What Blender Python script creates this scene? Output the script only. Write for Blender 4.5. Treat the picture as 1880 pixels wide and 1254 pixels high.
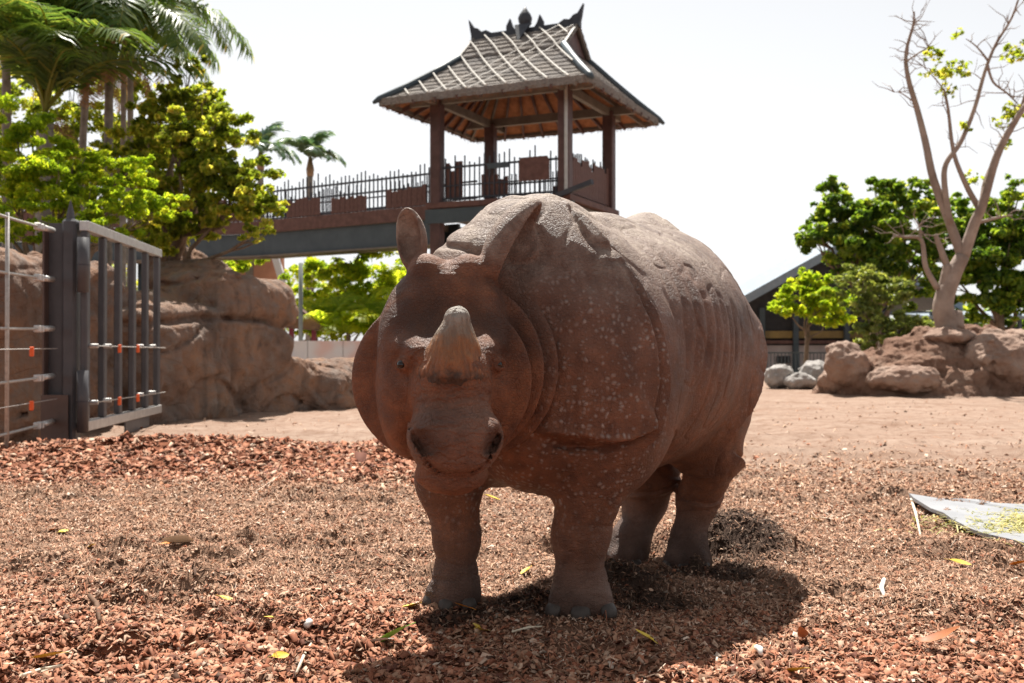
import bpy, bmesh, math, random, time
import numpy as np
from mathutils import Vector, Matrix
T0 = time.time()
scene = bpy.context.scene
for o in list(bpy.data.objects): bpy.data.objects.remove(o)
# ---------------------------------------------------------------- camera, sky, sun, exposure
cam_data = bpy.data.cameras.new('camera'); cam = bpy.data.objects.new('camera', cam_data)
scene.collection.objects.link(cam); scene.camera = cam
cam.location = (0, 0, 1.10)
cam_data.sensor_width = 36.0; cam_data.lens = 36.0*1950/1880
cam.rotation_euler = (math.radians(90)+math.atan2(13.0, 1950.0), 0, 0)
cam_data.clip_start = .05; cam_data.clip_end = 2000
cam_data.dof.use_dof = True; cam_data.dof.focus_distance = 3.9; cam_data.dof.aperture_fstop = 4.5
SUN_EL, SUN_AZ = math.radians(61), math.radians(-6)      # azimuth from +Y towards +X
world = bpy.data.worlds.new('World'); scene.world = world; world.use_nodes = True
wn, wl = world.node_tree.nodes, world.node_tree.links
wn.clear()
w_out = wn.new('ShaderNodeOutputWorld'); w_bg = wn.new('ShaderNodeBackground'); w_sky = wn.new('ShaderNodeTexSky')
w_sky.sky_type = 'NISHITA'; w_sky.sun_disc = False
w_sky.sun_elevation = SUN_EL; w_sky.sun_rotation = SUN_AZ
w_sky.altitude = 0; w_sky.air_density = 1.0; w_sky.dust_density = 1.0; w_sky.ozone_density = 1.0
w_hs = wn.new('ShaderNodeHueSaturation'); w_hs.inputs['Saturation'].default_value = .10
wl.new(w_sky.outputs[0], w_hs.inputs['Color']); wl.new(w_hs.outputs[0], w_bg.inputs['Color'])
w_bg.inputs['Strength'].default_value = .074
wl.new(w_bg.outputs[0], w_out.inputs['Surface'])
sun_data = bpy.data.lights.new('sun', 'SUN'); sun = bpy.data.objects.new('sun', sun_data); scene.collection.objects.link(sun)
sun_data.energy = 5.0; sun_data.angle = math.radians(.55); sun_data.color = (1.0, .95, .87)
sd = Vector((math.sin(SUN_AZ)*math.cos(SUN_EL), math.cos(SUN_AZ)*math.cos(SUN_EL), math.sin(SUN_EL)))
sun.rotation_euler = sd.to_track_quat('Z', 'Y').to_euler()
sun.location = sd*50
vs = scene.view_settings
vs.view_transform = 'Standard'; vs.look = 'None'; vs.exposure = 1.0; vs.gamma = 1.0; vs.use_curve_mapping = False
scene.display_settings.display_device = 'sRGB'

# ---------------------------------------------------------------- helpers
COL = scene.collection
def link(o, parent=None):
    COL.objects.link(o)
    if parent is not None: o.parent = parent
    return o
def empty(name, loc, label=None, cat=None, group=None, rz=0.0):
    o = bpy.data.objects.new(name, None); o.empty_display_size = .2
    o.location = loc; o.rotation_euler = (0, 0, rz); COL.objects.link(o)
    tag(o, label, cat, group); return o
def tag(o, label=None, cat=None, group=None, kind=None):
    if label: o['label'] = label
    if cat: o['category'] = cat
    if group: o['group'] = group
    if kind: o['kind'] = kind
    return o
def mesh_np(name, V, F, mat=None, smooth=False):
    """V (n,3); F (m,3) or (m,4) int array"""
    V = np.asarray(V, np.float32); F = np.asarray(F, np.int32); k = F.shape[1]
    me = bpy.data.meshes.new(name)
    me.vertices.add(len(V)); me.vertices.foreach_set('co', V.ravel())
    me.loops.add(F.size); me.loops.foreach_set('vertex_index', F.ravel())
    me.polygons.add(len(F)); me.polygons.foreach_set('loop_start', np.arange(0, F.size, k, dtype=np.int32))
    me.polygons.foreach_set('loop_total', np.full(len(F), k, np.int32))
    if smooth: me.polygons.foreach_set('use_smooth', np.ones(len(F), bool))
    me.update(calc_edges=True)
    if mat: me.materials.append(mat)
    return me
def obj(name, me, parent=None, loc=None):
    o = bpy.data.objects.new(name, me)
    if loc is not None: o.location = loc
    return link(o, parent)
def attr(me, name, vals):
    """per-vertex float or colour attribute"""
    vals = np.asarray(vals, np.float32)
    if vals.ndim == 1:
        a = me.attributes.new(name, 'FLOAT', 'POINT'); a.data.foreach_set('value', vals)
    else:
        if vals.shape[1] == 3: vals = np.concatenate([vals, np.ones((len(vals), 1), np.float32)], 1)
        a = me.attributes.new(name, 'FLOAT_COLOR', 'POINT'); a.data.foreach_set('color', vals.ravel())
def surface_nets(F, origin, h):
    """quad mesh of the zero level of a grid of values"""
    nx, ny, nz = F.shape; S = F < 0
    c = np.zeros((nx-1, ny-1, nz-1), np.int8)
    for dx in (0, 1):
        for dy in (0, 1):
            for dz in (0, 1): c += S[dx:nx-1+dx, dy:ny-1+dy, dz:nz-1+dz]
    act = np.argwhere((c > 0) & (c < 8)); idx = np.full(c.shape, -1, np.int64); idx[tuple(act.T)] = np.arange(len(act))
    acc = np.zeros((len(act), 3)); cnt = np.zeros(len(act))
    cor = [(0,0,0),(1,0,0),(0,1,0),(1,1,0),(0,0,1),(1,0,1),(0,1,1),(1,1,1)]
    for a in range(8):
        for b in range(a+1, 8):
            A, B = np.array(cor[a]), np.array(cor[b])
            if abs(A-B).sum() != 1: continue
            fa = F[tuple((act+A).T)]; fb = F[tuple((act+B).T)]; m = (fa < 0) != (fb < 0)
            t = np.where(m, fa/np.where(m, fa-fb, 1), 0)
            acc += np.where(m[:, None], A+t[:, None]*(B-A), 0); cnt += m
    V = (act+acc/cnt[:, None])*h+origin
    Q = []
    for ax in range(3):
        u, v = (ax+1) % 3, (ax+2) % 3
        sl0 = [slice(None)]*3; sl1 = [slice(None)]*3
        sl0[ax] = slice(0, -1); sl1[ax] = slice(1, None)
        a, b = S[tuple(sl0)], S[tuple(sl1)]
        E = np.argwhere(a != b); E = E[(E[:, u] > 0) & (E[:, v] > 0) & (E[:, u] < F.shape[u]-1) & (E[:, v] < F.shape[v]-1)]
        ins = a[tuple(E.T)]
        q = []
        for du, dv in ((-1, -1), (0, -1), (0, 0), (-1, 0)):
            e = E.copy(); e[:, u] += du; e[:, v] += dv; q.append(idx[tuple(e.T)])
        q = np.stack(q, 1); q[~ins] = q[~ins][:, ::-1]; Q.append(q)
    return V, np.concatenate(Q)
def subdivide(V, Q):
    n = len(V); E = np.concatenate([np.stack([Q[:, i], Q[:, (i+1) % 4]], 1) for i in range(4)])
    Es = np.sort(E, 1); key = Es[:, 0]*n+Es[:, 1]; uk, inv = np.unique(key, return_inverse=True)
    mid = (V[uk//n]+V[uk % n])*.5; fc = V[Q].mean(1); m = len(Q)
    e = [n+inv[i*m:(i+1)*m] for i in range(4)]; f = n+len(uk)+np.arange(m)
    V2 = np.concatenate([V, mid, fc])
    Q2 = np.concatenate([np.stack([Q[:, i], e[i], f, e[(i+3) % 4]], 1) for i in range(4)])
    return V2, Q2
def project(V, sdf, it=2, eps=.004, lim=.02):
    k = np.array([[1,-1,-1],[-1,-1,1],[-1,1,-1],[1,1,1]], float)
    for _ in range(it):
        s = [sdf(V+eps*q) for q in k]; g = sum(q*v[:, None] for q, v in zip(k, s))/(4*eps)
        d = sum(s)/4
        V = V-g*np.clip(d/np.maximum((g*g).sum(1), .25), -lim, lim)[:, None]
    return V
def mesh_sdf(sdf, lo, hi, h, levels=2, it=2):
    lo = np.asarray(lo, float); n = np.ceil((np.asarray(hi)-lo)/h).astype(int)+1
    g = [lo[i]+np.arange(n[i])*h for i in range(3)]
    k = 4; nc = (n+k-1)//k+1                                      # coarse pass, then only near the surface
    gc = [lo[i]+np.arange(nc[i])*h*k for i in range(3)]
    X = np.stack(np.meshgrid(*gc, indexing='ij'), -1)
    Fc = sdf(X.reshape(-1, 3)).reshape(nc)
    F = np.repeat(np.repeat(np.repeat(Fc, k, 0), k, 1), k, 2)[k//2:k//2+n[0], k//2:k//2+n[1], k//2:k//2+n[2]].astype(np.float32)
    near = np.abs(F) < h*k*1.3
    I = np.argwhere(near)
    for i in range(0, len(I), 200000):
        J = I[i:i+200000]; F[tuple(J.T)] = sdf(lo+J*h)
    V, Q = surface_nets(F, lo, h)
    V = project(V, sdf, 2)
    for l in range(levels):
        V, Q = subdivide(V, Q); V = project(V, sdf, it if l == levels-1 else 1)
    return V, Q
class NT:
    """small node-tree writer"""
    def __init__(self, name, **pr):
        self.m = bpy.data.materials.new(name); self.m.use_nodes = True; self.t = self.m.node_tree; self.t.nodes.clear()
        self.out = self.t.nodes.new('ShaderNodeOutputMaterial'); self.b = self.t.nodes.new('ShaderNodeBsdfPrincipled')
        self.t.links.new(self.b.outputs[0], self.out.inputs['Surface'])
        for k, v in pr.items(): self.set(self.b, k.replace('_', ' '), v)
    def set(self, n, k, v):
        if isinstance(v, bpy.types.NodeSocket): self.t.links.new(v, n.inputs[k])
        else:
            s = n.inputs[k]
            if s.type == 'RGBA' and len(v) == 3: v = (*v, 1)
            s.default_value = v
    def n(self, typ, ins=None, **pr):
        n = self.t.nodes.new('ShaderNode'+typ)
        for k, v in pr.items(): setattr(n, k, v)
        for k, v in (ins or {}).items(): self.set(n, k, v)
        return n
    def coord(self, k='Object'): return self.n('TexCoord').outputs[k]
    def at(self, name, out='Fac'): return self.n('Attribute', attribute_name=name).outputs[out]
    def noise(self, vec, scale, detail=4, rough=.55, out='Fac', dist=0):
        return self.n('TexNoise', {'Vector': vec, 'Scale': scale, 'Detail': detail, 'Roughness': rough, 'Distortion': dist}).outputs[out]
    def vor(self, vec, scale, feature='F1', out='Distance', rnd=1.0):
        return self.n('TexVoronoi', {'Vector': vec, 'Scale': scale, 'Randomness': rnd}, feature=feature).outputs[out]
    def math(self, op, a, b=None, c=None, clamp=False):
        n = self.n('Math', operation=op, use_clamp=clamp)
        for i, v in enumerate((a, b, c)):
            if v is not None: self.set(n, i, v)
        return n.outputs[0]
    def ramp(self, fac, stops, interp='LINEAR'):
        n = self.n('ValToRGB', {'Fac': fac}); n.color_ramp.interpolation = interp
        e = n.color_ramp.elements
        while len(e) < len(stops): e.new(.5)
        for el, (p, c) in zip(e, stops):
            el.position = p; el.color = (*c, 1) if not isinstance(c, (int, float)) else (c, c, c, 1)
        return n.outputs[0]
    def mix(self, fac, a, b, mode='MIX'):
        n = self.n('Mix', data_type='RGBA', blend_type=mode)
        self.set(n, 0, fac); self.set(n, 6, a); self.set(n, 7, b)
        return n.outputs[2]
    def bump(self, height, dist=.01, strength=1.0, normal=None):
        n = self.n('Bump', {'Height': height, 'Distance': dist, 'Strength': strength})
        if normal is not None: self.set(n, 'Normal', normal)
        return n.outputs[0]
    def scale(self, vec, s):
        return self.n('Mapping', {'Vector': vec, 'Scale': s}).outputs[0]
# ---------------------------------------------------------------- rhinoceros as one implicit surface
FPX, HOR, CAMH = 1950.0, 640.0, 1.10          # focal length in photo pixels, horizon row, camera height (m)
def pix(px, py, z):                            # pixel + distance along the view -> world point
    return np.array([(px-940.0)/FPX*z, z, CAMH+(HOR-py)/FPX*z])
BO = np.array([.375, 4.94, 0.0]); BF = np.array([-.503, -.864, 0.0]); BF /= np.linalg.norm(BF)
BL = np.array([-BF[1], BF[0], 0.0])            # the animal's left
def to_body(P):
    d = P-BO
    return np.stack([d@BF, d@BL, d[:, 2]], 1)
def from_body(q):
    q = np.asarray(q, float)
    return BO+q[..., 0:1]*BF+q[..., 1:2]*BL+q[..., 2:3]*np.array([0, 0, 1.])
HYAW = math.radians(6)
HC = np.array([(825-940)/FPX*3.85, 3.85, 1.06])
HV = np.array([math.sin(HYAW), -math.cos(HYAW), 0.]); HU = np.array([math.cos(HYAW), math.sin(HYAW), 0.])
def to_head(P):
    d = P-HC
    return np.stack([d@HU, d@HV, d[:, 2]], 1)
def from_head(q):
    q = np.asarray(q, float)
    return HC+q[..., 0:1]*HU+q[..., 1:2]*HV+q[..., 2:3]*np.array([0, 0, 1.])

def smin(a, b, k):
    h = np.maximum(k-np.abs(a-b), 0)/k
    return np.minimum(a, b)-h*h*k*.25
def smax(a, b, k): return -smin(-a, -b, k)
def ell(p, c, r, R=None):
    q = p-np.asarray(c, p.dtype)
    if R is not None: q = q@R
    r = np.asarray(r, p.dtype)
    a = q/r; k0 = np.sqrt((a*a).sum(1)); a = a/r; k1 = np.sqrt((a*a).sum(1))+1e-9
    return k0*(k0-1)/k1
def cone(p, a, b, r1, r2, sx=1.0):
    a = np.asarray(a, p.dtype); b = np.asarray(b, p.dtype); ab = b-a; q = p-a
    h = np.clip((q@ab)/(ab@ab), 0, 1)
    return np.linalg.norm(q-h[:, None]*ab, axis=1)-(r1+(r2-r1)*h)
def rotm(rx=0, ry=0, rz=0):
    cx, sx, cy, sy, cz, sz = [f(math.radians(v)) for v in (rx, ry, rz) for f in (math.cos, math.sin)]
    X = np.array([[1,0,0],[0,cx,-sx],[0,sx,cx]]); Y = np.array([[cy,0,sy],[0,1,0],[-sy,0,cy]]); Z = np.array([[cz,-sz,0],[sz,cz,0],[0,0,1]])
    return Z@Y@X
def sst(e0, e1, x):
    t = np.clip((x-e0)/(e1-e0), 0, 1); return t*t*(3-2*t)
def pline(x, y, pts):
    """signed distance to an open 2-D polyline (left side positive) and position 0..1 along it"""
    best = np.full(len(x), 1e9, x.dtype); sgn = np.ones(len(x), x.dtype); tt = np.zeros(len(x), x.dtype)
    n = len(pts)-1
    for i in range(n):
        ax, ay = pts[i]; bx, by = pts[i+1]; ex, ey = bx-ax, by-ay; L2 = ex*ex+ey*ey
        h = np.clip(((x-ax)*ex+(y-ay)*ey)/L2, 0, 1)
        dx, dy = x-ax-h*ex, y-ay-h*ey; d = dx*dx+dy*dy
        m = d < best
        best = np.where(m, d, best); sgn = np.where(m, np.sign(ex*dy-ey*dx), sgn); tt = np.where(m, (i+h)/n, tt)
    return np.sqrt(best)*sgn, tt
def fade(t, a=.12): return sst(0, a, t)*sst(0, a, 1-t)
def vn(p, s, seed=0):
    """cheap smooth value noise"""
    q = p*s+seed*17.13; i = np.floor(q); f = q-i; f = f*f*(3-2*f); r = 0
    for dx in (0, 1):
        for dy in (0, 1):
            for dz in (0, 1):
                h = np.sin((i[:, 0]+dx)*127.1+(i[:, 1]+dy)*311.7+(i[:, 2]+dz)*74.7+seed)*43758.5453
                h = h-np.floor(h)
                w = (f[:, 0] if dx else 1-f[:, 0])*(f[:, 1] if dy else 1-f[:, 1])*(f[:, 2] if dz else 1-f[:, 2])
                r = r+h*w
    return r-.5

def leg(p, pts, rad):
    d = None
    for i in range(len(pts)-1):
        c = cone(p, pts[i], pts[i+1], rad[i], rad[i+1])
        d = c if d is None else smin(d, c, .05)
    return d

def foot(p, c, r, fwd):
    """broad foot with three toes; c at sole centre"""
    c = np.asarray(c, float); f = np.array([fwd[0], fwd[1], 0.]); f /= np.linalg.norm(f); s = np.array([-f[1], f[0], 0])
    d = smin(ell(p, c+[0, 0, .035], (r*1.06, r*1.06, .085)), ell(p, c+[0, 0, .10], (r*.74, r*.74, .10)), .05)
    for k, (a, q) in enumerate(((.72, .0), (.55, .62), (.55, -.62))):
        d = smin(d, ell(p, c+f*r*a*1.08+s*r*q*1.05+np.array([0, 0, .035]), (r*.42, r*.42, .072)), .022)
    return d

LEGS = (
 ([from_body((.50,.30,.75)), pix(1083,880,4.36), pix(1066,985,4.36), pix(1062,1060,4.36), pix(1066,1110,4.36)], [.19,.150,.112,.082,.088], pix(1068,1118,4.37), .122, (-.1,-1)),
 ([from_body((.52,-.29,.75)), pix(828,880,4.52), pix(839,985,4.50), pix(838,1060,4.50), pix(836,1100,4.50)], [.19,.138,.094,.074,.078], pix(836,1107,4.50), .100, (-.3,-1)),
 ([from_body((-.72,.28,.85)), pix(1308,830,5.42), pix(1282,915,5.62), pix(1262,985,5.62), pix(1260,1030,5.58)], [.24,.142,.102,.080,.088], pix(1264,1042,5.56), .112, (-.35,-1)),
 ([from_body((-.72,-.26,.85)), pix(1195,850,5.75), pix(1185,920,5.85), pix(1163,985,5.78), pix(1148,1025,5.75)], [.25,.160,.112,.088,.094], pix(1146,1036,5.74), .112, (-.5,-1)))
EARS = ((pix(762,488,4.08), pix(749,384,4.10), (-.35,-.9,.2), .062), (pix(893,508,4.06), pix(980,366,4.16), (.95,-.12,-.2), .100))
def ear(P, base, tip, od, w):
    ax = tip-base; L = np.linalg.norm(ax); ax = ax/L
    o = np.array(od, float); o -= ax*(o@ax); o /= np.linalg.norm(o); sd = np.cross(ax, o)
    R = np.stack([sd, o, ax], 1); c = base+ax*L*.46
    q = (P-c)@R; t = np.clip(q[:, 2]/(L*.56), -1, 1)
    q2 = np.stack([q[:, 0], q[:, 1]-.02*t*t, q[:, 2]], 1)
    out = ell(q2, (0, 0, 0), (w, w*.78, L*.56)); inn = ell(q2, (0, w*.42, .012), (w*.74, w*.76, L*.50))
    return smax(out, -inn, .012)
COLLARS = ((-.150, 4.185, 1.03, .36, .36, -25, .042), (-.217, 4.085, 1.02, .357, .35, -18, .032), (-.270, 3.99, .985, .352, .325, -12, .040))
FA2 = [(.60,1.45),(.565,1.30),(.55,1.12),(.555,.95),(.59,.82),(.63,.78)]
FA = [(.60,1.80),(.59,1.70),(.58,1.63),(.57,1.52),(.52,1.38),(.49,1.25),(.48,1.10),(.48,.93),(.52,.77),(.57,.68)]
FB = [(.95,.78),(.81,.76),(.74,.735),(.68,.74),(.62,.77),(.55,.80)][::-1]
FC = [(-.95,1.36),(-.88,1.10),(-.72,.88),(-.60,.71),(-.56,.58),(-.58,.50),(-.62,.42)]
FE = [(-1.05,.40),(-.92,.34),(-.82,.305),(-.72,.30),(-.60,.36)][::-1]
FG = [(-1.15,.62),(-1.0,.55),(-.9,.50),(-.78,.52),(-.66,.58)][::-1]
def fold(g, t, a, w, b=.014, gw=.014, fa=.12):
    f = fade(t, fa)
    return f*(a*np.exp(-np.maximum(g, 0)/w)*sst(-.014, .006, g)*(1+.35*np.exp(-(g/.02)**2))-b*np.exp(-((g+.016)/gw)**2))
def trunk_folds(d, b, detail):
    x, y, z = b.T; ay = np.abs(y)
    near = np.abs(d) < .12
    if detail and near.any():
        xb, yb, zb = x[near], ay[near], z[near]
        o = np.zeros(len(xb), d.dtype)
        g, t = pline(xb, zb, FA); o += fold(g, t, .036, .13, .030, .020)*sst(.02, .10, yb)
        g, t = pline(xb, zb, FA2); o += fold(g, t, .010, .05, .014, .010, .25)*sst(.1, .2, yb)
        g, t = pline(xb, zb, FB); o += fold(g, t, .045, .12, .035, .020)*sst(.15, .25, yb)
        zw = zb+.09*vn(b[near], 3.5, 36)+.10*(yb-.25); g, t = pline(xb, zw, FE); o += fold(g, t, .018, .08, .012, .013)*(.5+sst(-.2, .3, vn(b[near], 5, 37)))
        g, t = pline(xb, zb, FG); o += fold(g, t, .024, .10, .018, .014)*sst(.2, .3, yb)
        g, t = pline(xb, zb, FC); o += fold(g, t, .050, .16, .035, .025)*sst(.10, .2, yb)
        rib = sst(.36, .20, xb)*sst(-.50, -.30, xb)*sst(.85, 1.15, zb)*sst(1.62, 1.46, zb)*sst(.2, .35, yb)
        ph = (xb+.30*(zb-1.3)+.10*(zb-1.3)**2)*2*np.pi/.088+1.5*vn(b[near], 3.0, 5)
        o += .012*rib*(np.abs(np.sin(ph*.5))-.5)
        # sagging, lumpy hide and creases that run with the folds
        bn = b[near]; o += .016*vn(bn, 4.2, 31)*sst(.2, .5, zb)+.007*vn(bn, 11, 32)
        cr = sst(.35, .62, xb)*sst(1.15, 1.4, zb); o -= cr*.016*np.exp(-(vn(bn*np.array([1.6, 1, .7]), 5.0, 33)/.045)**2)
        o -= .006*np.exp(-(vn(bn*np.array([1.3, 1.3, .6]), 7.0, 34)/.03)**2)*sst(.5, .8, zb)
        lg = sst(.62, .45, zb)*sst(.05, .12, zb); o -= lg*.006*np.exp(-(vn(bn*np.array([.5, .5, 2.2]), 9.0, 35)/.05)**2)
        d[near] -= o
    return d
def rhino_sdf(P, detail=True):
    b = to_body(P); h = to_head(P)
    x, y, z = b[:, 0], b[:, 1], b[:, 2]; ay = np.abs(y)
    bs = np.stack([x, ay, z], 1)
    # ---- trunk
    d = ell(b, (-.16, 0, 1.09), (.92, .597, .585))
    d = smin(d, ell(b, (-.62, 0, 1.18), (.56, .505, .552)), .16)
    d = smin(d, ell(b, (-.66, 0, 1.60), (.25, .14, .20)), .10)
    d = smin(d, ell(b, (-.16, 0, 1.54), (.60, .17, .19)), .12)
    d = smin(d, ell(b, (.46, 0, 1.13), (.46, .48, .57)), .14)
    d = smin(d, ell(b, (.50, 0, 1.53), (.30, .17, .21)), .12)
    d = smin(d, ell(b, (.55, -.10, 1.33), (.34, .26, .26)), .12)
    d = smin(d, ell(b, (.45, .03, .775), (.42, .33, .30)), .12)
    # shoulder and thigh masses
    d = smin(d, ell(bs, (.42, .30, .90), (.33, .25, .42)), .12)
    d = smin(d, ell(bs, (-.78, .27, .95), (.36, .24, .46)), .12)
    # chest, neck
    d = smin(d, cone(P, from_body((.58, -.04, 1.18)), from_head((0, -.24, .05)), .26, .18), .08)
    d = smin(d, cone(P, from_body((.58, -.04, .90)), from_head((-.02, -.26, -.12)), .26, .18), .08)
    d = smin(d, cone(P, from_body((.62, -.06, 1.38)), from_head((-.02, -.36, .16)), .25, .17), .12)
    d = smin(d, cone(P, from_body((.50, -.06, 1.50)), from_body((.78, -.17, 1.43)), .20, .145), .10)
    # ---- legs
    lo = z < 1.25; Pl = P[lo]; dl = d[lo]
    for (pts, rad, ft, fr, fd) in LEGS:
        l = smin(leg(Pl, pts, rad), foot(Pl, ft, fr, fd), .07)
        dl = smin(dl, smax(l, ft[2]-.012-Pl[:, 2], .025), .06)
    d[lo] = dl
    # ---- head and neck
    h = h.copy(); h[:, 0] -= .085*np.clip(h[:, 1], 0, .3)                     # muzzle swung a little to its left
    hm = ((P-HC)**2).sum(1) < .95**2
    if not hm.any(): return trunk_folds(d, b, detail)
    d = trunk_folds(d, b, detail); full = d; P = P[hm]; h = h[hm]; d = d[hm]
    hs = np.stack([np.abs(h[:, 0]), h[:, 1], h[:, 2]], 1)
    e = ell(h, (0, -.22, .14), (.238, .20, .24))                                   # cranium
    e = smin(e, ell(hs, (.155, -.16, -.08), (.115, .17, .29)), .08)                 # cheeks
    e = smin(e, cone(h, (0, -.08, .01), (0, .09, -.05), .15, .115), .06)            # nasal bridge
    e = smin(e, cone(h, (0, .02, -.08), (0, .125, -.25), .145, .13), .07)           # muzzle
    e = smin(e, ell(h, (0, .140, -.280), (.152, .155, .118)), .06)                  # nose and upper lip
    e = smin(e, ell(h, (0, .185, -.345), (.108, .085, .045)), .04)                  # lip edge
    e = smin(e, ell(hs, (.102, .160, -.262), (.050, .098, .072)), .05)              # nostril wings
    e = smin(e, ell(hs, (.125, .0, .045), (.075, .105, .048), rotm(-20, 12, 0)), .04)  # brow ridge
    e = smin(e, ell(hs, (.080, -.175, .335), (.066, .075, .065)), .035)               # poll bumps
    e = smax(e, -ell(h, (0, .20, .245), (.14, .23, .15)), .12)                      # dished forehead
    e = smax(e, -ell(hs, (.235, .075, -.01), (.07, .09, .055)), .07)                # orbit
    e = smin(e, ell(hs, (.166, .028, -.018), (.036, .034, .025)), .03)             # eyelids
    e = smax(e, -ell(hs, (.20, .16, -.145), (.05, .09, .06)), .05)                  # hollow above the nostril wing
    jaw = smin(cone(h, (0, -.15, -.26), (0, .045, -.375), .175, .108), ell(h, (0, .075, -.41), (.128, .092, .056)), .05)
    e = smin(e, jaw, .006)                                                          # lower jaw: the crease is the mouth
    e = smax(e, -ell(hs, (.112, .262, -.272), (.0175, .080, .054), rotm(0, 26, 24)), .006)  # nostrils
    # wrinkles over the nose
    wr = sst(.07, .16, h[:, 1])*sst(-.26, -.19, h[:, 2])*sst(-.06, -.12, h[:, 2])
    e = e+.0034*wr*np.sin((h[:, 2]+2.0*hs[:, 0]**2)*190+7*vn(h, 12, 3))*(.6+vn(h, 20, 4))
    e = smax(e, -ell(hs, (.190, .050, -.018), (.026, .022, .012), rotm(0, 0, 35)), .005)   # eye slit
    e = e+.0022*sst(.075, .045, np.linalg.norm(hs-np.array([.18, .04, -.018]), axis=1))*np.sin(np.linalg.norm((hs-np.array([.18, .04, -.018]))*np.array([1, 1, 1.5]), axis=1)*420)
    # mouth corner and lip line, cheek creases
    lc = -.388+43*hs[:, 0]**3; e = e+.018*np.exp(-((h[:, 2]-lc)/.010)**2)*sst(.165, .15, hs[:, 0])*sst(.02, .07, h[:, 1])
    e = e+.005*np.exp(-(vn(h*np.array([1.4, 1, .6]), 9, 41)/.03)**2)*sst(-.05, .05, h[:, 1])*sst(.1, .0, h[:, 2])+.006*vn(h, 13, 42)+.003*vn(h, 30, 43)
    fw = sst(.26, .34, h[:, 2])*sst(.40, .34, h[:, 2])*sst(.12, .04, hs[:, 0]); e = e+.0014*fw*np.sin(h[:, 2]*330+3*vn(h, 15, 44))
    for (bp, tp, od, w) in EARS: e = smin(e, ear(P, bp, tp, od, w), .03)
    d = smin(d, ell(P, pix(985, 548, 4.17), (.085, .105, .115), rotm(0, 14, -25)), .03)
    # ---- neck collars
    for (cx, cy, cz, ra, rb, yaw, th) in COLLARS:
        d = smin(d, ell(P, (cx, cy, cz), (ra, th, rb), rotm(0, 0, yaw)), .008)
    full[hm] = smin(d, e, .010)
    return full
# ---------------------------------------------------------------- the animal: mesh and materials
def skin_material():
    t = NT('rhino_skin', Roughness=.72)
    P = t.coord('Object')
    dust, tub, red, dark, fine = (t.at(k) for k in ('dust', 'tub', 'red', 'dark', 'wrinkle'))
    n1 = t.noise(P, 3.6, 8, .68); n2 = t.noise(P, 16, 5, .6); n3 = t.noise(P, 70, 3, .6)
    base = t.ramp(n1, [(.28, (.066, .036, .027)), (.5, (.150, .085, .063)), (.72, (.26, .165, .128))])
    redc = t.ramp(n2, [(.3, (.115, .038, .017)), (.7, (.29, .108, .046))])
    rf = t.math('MULTIPLY', red, t.ramp(n1, [(.25, .35), (.65, 1.0)]))
    col = t.mix(rf, base, redc)
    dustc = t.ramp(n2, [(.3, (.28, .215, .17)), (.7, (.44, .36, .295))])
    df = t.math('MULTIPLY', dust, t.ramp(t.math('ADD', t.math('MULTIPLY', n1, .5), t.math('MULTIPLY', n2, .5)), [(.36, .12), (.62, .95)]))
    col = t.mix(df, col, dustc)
    # tubercles: raised pale warts
    wv = t.n('VectorMath', {0: P, 1: t.n('VectorMath', {0: t.noise(P, 9, 2, .5, 'Color'), 1: (.05, .05, .05)}, operation='MULTIPLY').outputs[0]}, operation='ADD').outputs[0]
    v = t.vor(wv, 44, rnd=.95); vs_ = t.vor(wv, 44, out='Color', rnd=.9)
    size = t.n('SeparateColor', {'Color': vs_}).outputs[0]
    wart = t.math('SUBTRACT', t.math('ADD', .20, t.math('MULTIPLY', size, .38)), v)
    wart = t.math('MULTIPLY', wart, 2.6, clamp=True)
    wm = t.math('MULTIPLY', wart, tub)
    pale = t.math('MULTIPLY', wm, t.math('MULTIPLY', t.ramp(n1, [(.3, .4), (.55, 1.0)]), .78))
    col = t.mix(pale, col, (.42, .35, .31))
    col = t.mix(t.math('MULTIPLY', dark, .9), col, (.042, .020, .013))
    col = t.mix(t.math('MULTIPLY', t.ramp(n3, [(.45, 0), (.75, 1)]), .25), col, (.05, .032, .025))
    t.set(t.b, 'Base Color', col)
    t.set(t.b, 'Roughness', t.ramp(n2, [(.3, .46), (.7, .74)]))
    t.set(t.b, 'Specular IOR Level', .32)
    crack = t.vor(t.scale(P, (1, 1, 1.25)), 62, 'DISTANCE_TO_EDGE'); crack2 = t.vor(P, 150, 'DISTANCE_TO_EDGE')
    ck = t.math('ADD', t.ramp(crack, [(0, 0), (.12, 1)]), t.math('MULTIPLY', t.ramp(crack2, [(0, 0), (.15, 1)]), .5))
    ht = t.math('ADD', t.math('MULTIPLY', ck, .34), t.math('ADD', t.math('MULTIPLY', wm, 1.0), t.math('MULTIPLY', n2, .45)))
    wr = t.n('TexWave', {'Vector': P, 'Scale': 9.0, 'Distortion': 9.0, 'Detail': 4.0, 'Detail Scale': 2.5}, wave_type='BANDS', bands_direction='Z').outputs['Fac']
    ht = t.math('ADD', ht, t.math('MULTIPLY', t.math('MULTIPLY', wr, fine), .8))
    t.set(t.b, 'Normal', t.bump(ht, .0072, .9))
    return t.m
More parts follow.
